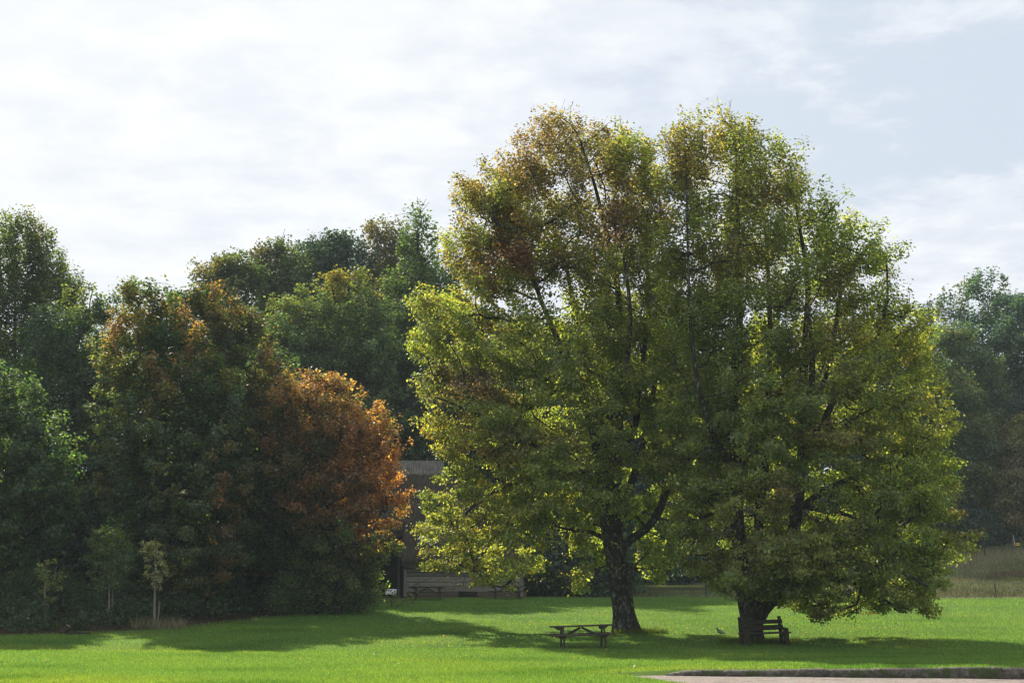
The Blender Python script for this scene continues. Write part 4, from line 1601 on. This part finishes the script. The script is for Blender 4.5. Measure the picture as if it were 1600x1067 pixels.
# ------------------------------------------------------------------ undergrowth, grass (stuff)
def bush_mass(name, spots, palette, leaf, per, mat, label_kind='stuff', seed=5, parent=None):
    """spots: (x, y, radius, height)"""
    r = np.random.default_rng(seed)
    C, li = [], []
    for k, (x, y, rad, h) in enumerate(spots):
        g = gz(x, y)
        nl = max(5, int(7 * rad * h / 1.2))
        for q in range(nl):
            th, u = r.uniform(0, 6.28), r.uniform() ** .5
            hh = r.uniform(.0, 1) ** .8
            c = np.array([x + math.cos(th) * u * rad * (1 - .4 * hh), y + math.sin(th) * u * rad * .8 * (1 - .4 * hh), g + .15 + hh * h * .85])
            n = int(per * r.uniform(.6, 1.4))
            o = r.normal(size=(n, 3)) * np.array([.36, .36, .26]) * min(1.3, .45 + rad * .3)
            C.append(c + o)
            li.append(np.full(n, k * 40 + q % 40))
    C = np.concatenate(C)
    li = np.concatenate(li)
    keep = C[:, 2] > ground_z(C[:, 0], C[:, 1])
    C, li = C[keep], li[keep]
    col = palette(C, C[:, 0] * 0, C[:, 2] * 0, r, li)
    return leaves(name, C, leaf, col, mat, parent, r, up=.5)


def undergrowth():
    r = random.Random(3)
    sp = []
    for k in range(120):
        y = r.uniform(56, 84)
        xb = float(np.interp(y, [40, 50, 53.8, 59.3, 67, 82, 86.5], [-40, -25, -19.8, -13.5, -10.7, -7.3, -7.0]))
        u = r.uniform(0, 1) ** 1.5
        x = xb - 1.6 - u * 12
        if 83 < y:
            continue
        sp.append((x, y, r.uniform(.8, 1.5), r.uniform(.25, .5) + 2.2 * u))
    o = bush_mass('undergrowth', sp, pal(DKGREEN * .8, [(GREEN, -.4, 1)], seed=91), .15, 60, M_LEAF, seed=6)
    tag(o, kind='stuff')
    # deep in the woods: dense low growth closing the view between the stems
    sp = []
    for k in range(150):
        x = r.uniform(-34, 7)
        y = r.uniform(96, 118)
        sp.append((x, y, r.uniform(1.5, 2.6), r.uniform(2.0, 4.5)))
    for k in range(90):
        x = r.uniform(-34, -12)
        y = r.uniform(72, 95)
        if y > 84 and x > -21:
            continue
        sp.append((x, y, r.uniform(1.3, 2.4), r.uniform(2.0, 4.5)))
    for k in range(60):
        x = r.uniform(1.8, 7)
        y = r.uniform(90.5, 100)
        sp.append((x, y, r.uniform(1.3, 2.2), r.uniform(2.0, 4.5)))
    for k in range(130):
        x = r.uniform(6, 62)
        y = 120.5 + 3 * math.sin(x * .3) + r.uniform(0, 14)
        sp.append((x, y, r.uniform(1.5, 2.6), r.uniform(1.6, 4.2)))
    o = bush_mass('woodland_thicket', sp, pal(BLUEG * .9, [(GREEN, -.1, 1), (BROWN, -.9, 1)], seed=92), .30, 60, M_FAR, seed=7)
    tag(o, kind='stuff')


undergrowth()


def shrub(label, x, y, rad, h, palette, seed, leaf=.13, per=150):
    root = empty('shrub', (x, y, gz(x, y)))
    tag(root, label, 'shrub')
    r = np.random.default_rng(seed)
    g = gz(x, y)
    prof = [(g + .1, x - rad * .9, x + rad * .9), (g + h * .5, x - rad, x + rad), (g + h * .85, x - rad * .7, x + rad * .7), (g + h, x - rad * .2, x + rad * .2)]
    lobes = sample_crown(profile_fn(prof), y, .9, .5, int(14 * rad * h / 2), r, .4)
    sub = 6
    li = np.repeat(np.arange(len(lobes)), sub)
    sc_ = lobes[li] + r.normal(size=(len(li), 3)) * .26
    base = np.array([x, y, g])
    P1 = lobes
    P0 = np.tile(base, (len(lobes), 1)) + r.normal(size=(len(lobes), 3)) * np.array([.15, .15, 0])
    v, f = seg_tubes(P0, P1, np.full(len(lobes), .03), np.full(len(lobes), .01), 5)
    np_mesh('stem', v, f, 4, M_BARK2, root, local=base)
    si = np.repeat(np.arange(len(sc_)), per // sub)
    C = sc_[si] + r.normal(size=(len(si), 3)) * .17
    C = C[C[:, 2] > g + .02]
    col = palette(C, (C[:, 0] - x) / rad, (C[:, 2] - g) / h, r, li[si][:len(C)])
    leaves('crown', C, leaf, col, M_LEAF, root, r, local=base)


shb = pal(DKGREEN * 1.5, [(GREEN, .1, 1)], seed=95)
for px, d, rad, h, lab in ((568, 71.5, 1.15, 2.8, 'tall dark ivy-green shrub at the foot of the red-orange maple, nearest the barn doorway'),
                           (530, 69.5, 1.1, 2.3, 'dark green shrub second from the barn, under the red-orange maple'),
                           (500, 68.5, 1.1, 2.0, 'dark green shrub under the left side of the red-orange maple'),
                           (452, 67.0, 1.1, 1.7, 'low dark shrub under the dark maple trees, left of the red-orange maple')):
    a = at(px, 950, d)
    shrub(lab, a[0] - .3, d, rad, h, shb, px)
a = at(615, 940, 78)
shrub('low straggly brownish shrub on the grass edge before the barn doorway', a[0], 78.0, .9, .55, pal(GREEN, [(BROWN, .1, 1)], seed=96), 615, per=90)


def blades(name, n, xr, yr, fn, h, w, palette, mat, seed, lean=.35, kind='stuff', dens=None):
    r = np.random.default_rng(seed)
    y0, y1 = yr
    if dens:
        y = 1 / (1 / y0 - r.uniform(0, 1, n) * (1 / y0 - 1 / y1))      # density falls off with distance squared
        x = r.uniform(-1, 1, n) * (y * .43 + 2)
    else:
        y = r.uniform(y0, y1, n)
        x = r.uniform(xr[0], xr[1], n)
    k = fn(x, y)
    x, y = x[k], y[k]
    n = len(x)
    z = ground_z(x, y)
    hh = h * r.uniform(.55, 1.35, n)
    if dens:
        hh = hh * (.7 + y / 90)
    ww = w * r.uniform(.7, 1.4, n) * ((.45 + y / 70) if dens else 1)
    th = r.uniform(0, 2 * np.pi, n)
    d = np.stack([np.cos(th), np.sin(th), np.zeros(n)], 1)
    ln = r.normal(size=(n, 2)) * lean
    B = np.stack([x, y, z - .005], 1)
    top = B + np.stack([ln[:, 0] * hh, ln[:, 1] * hh, hh], 1)
    V = np.empty((n, 3, 3), np.float32)
    V[:, 0] = B - d * ww[:, None] / 2
    V[:, 1] = B + d * ww[:, None] / 2
    V[:, 2] = top
    col = palette(B, x * 0, x * 0, r, np.zeros(n, int))
    o = np_mesh(name, V.reshape(-1, 3), np.arange(3 * n), 3, mat, None, col=col)
    tag(o, kind=kind)
    return o


def on_lawn(x, y):
    inside = (y < kerb_y(x) + .30) & (y > path_low(x) + .02 * np.sin(x * 9) + .10 * np.sin(x * 5.1)) & (x > 2.7)
    return (~inside) & (y < 88.3) & (wood_edge(x, y) > -.8) & ~((y > 86.6) & (x < 1.2))


GR = np.array([0.084, 0.166, 0.040])
blades('lawn_grass', 900000, None, (25.5, 88.3), on_lawn, .045, .016,
       pal(GR, [(np.array([.115, .185, .034]), .0, 1.0), (np.array([.045, .115, .022]), -.2, .8), (np.array([.16, .19, .06]), -.9, .9)], seed=101, freq=.8, jitter=.24), M_GRASS, 101, dens=True)


def on_meadow(x, y):
    return (x > 5.5 + np.sin(y * 2) * .8) & (y > 88.0)


blades('meadow_grass', 230000, (5, 62), (88.1, 121.5), on_meadow, .20, .028,
       pal(np.array([.165, .205, .09]), [(np.array([.22, .20, .12]), -.1, 1.0), (np.array([.06, .085, .025]), -.1, 1.0), (np.array([.13, .07, .05]), -.7, 1.0)], seed=102, freq=.35), M_DRY, 102, lean=.3)


def tufts(x, y):
    q = np.sin(x * 3.1) * .5 + np.sin(x * 7.7 + 1) * .3
    return ((x - a[0] - .35) / 1.5) ** 2 + ((y - 59.4) / .75) ** 2 < .6 + .35 * q


a = at(235, 980, 59.4)
blades('dry_grass', 2000, (a[0] - 1.7, a[0] + 2.0), (58.6, 60.2), tufts, .42, .018,
       pal(np.array([.24, .20, .13]), [(np.array([.10, .13, .04]), .1, 1.0)], seed=103), M_DRY, 103, lean=.38)
for nm, px, d, rx, ry_, h, n in (('rough_grass', 1000, 56.0, 1.1, .6, .20, 2600), ('rough_grass', 1190, 51.4, 1.5, .55, .20, 3600), ('rough_grass', 70, 57.4, .6, .4, .25, 900)):
    a = at(px, 985, d)
    blades(nm, n, (a[0] - rx, a[0] + rx), (d - ry_, d + ry_), lambda x, y, a=a, rx=rx, ry_=ry_, d=d: ((x - a[0]) / rx) ** 2 + ((y - d) / ry_) ** 2 < 1, h, .014,
           pal(np.array([.07, .105, .02]), [(np.array([.17, .14, .06]), -.2, 1.0)], seed=104), M_GRASS, 104 + px, lean=.4)


def fallen():
    r = np.random.default_rng(77)
    n = 4500
    y = r.uniform(32.5, 84, n)
    x = r.uniform(-.4, .42, n) * y
    k = on_lawn(x, y) & ((r.uniform(size=n) < .04) | ((np.hypot(x - 5, y - 54) < 11) & (r.uniform(size=n) < .5)))
    x, y = x[k], y[k]
    C = np.stack([x, y, ground_z(x, y) + .035], 1)
    col = pal(np.array([.13, .095, .05]), [(np.array([.20, .16, .06]), -.1, 1), (RUST, -.6, 1)], seed=105)(C, x * 0, x * 0, r, np.zeros(len(x), int))
    o = leaves('fallen_leaves', C, .085, col, M_LEAF, None, r, up=2.5)
    tag(o, kind='stuff')


fallen()

# ------------------------------------------------------------------ haze
HAZE = 0.00026
m, t, out = new_mat('haze_air')
pv = t.nodes.new('ShaderNodeVolumePrincipled')
pv.inputs['Color'].default_value = (0.78, 0.90, 1.0, 1)
pv.inputs['Density'].default_value = HAZE
pv.inputs['Anisotropy'].default_value = 0.0
t.links.new(pv.outputs[0], out.inputs['Volume'])
hz = MB().box((0, 0, 0), (604, 484, 48)).build('haze', m)
hz.location = (0, 160, 22.6)
tag(hz, kind='stuff')
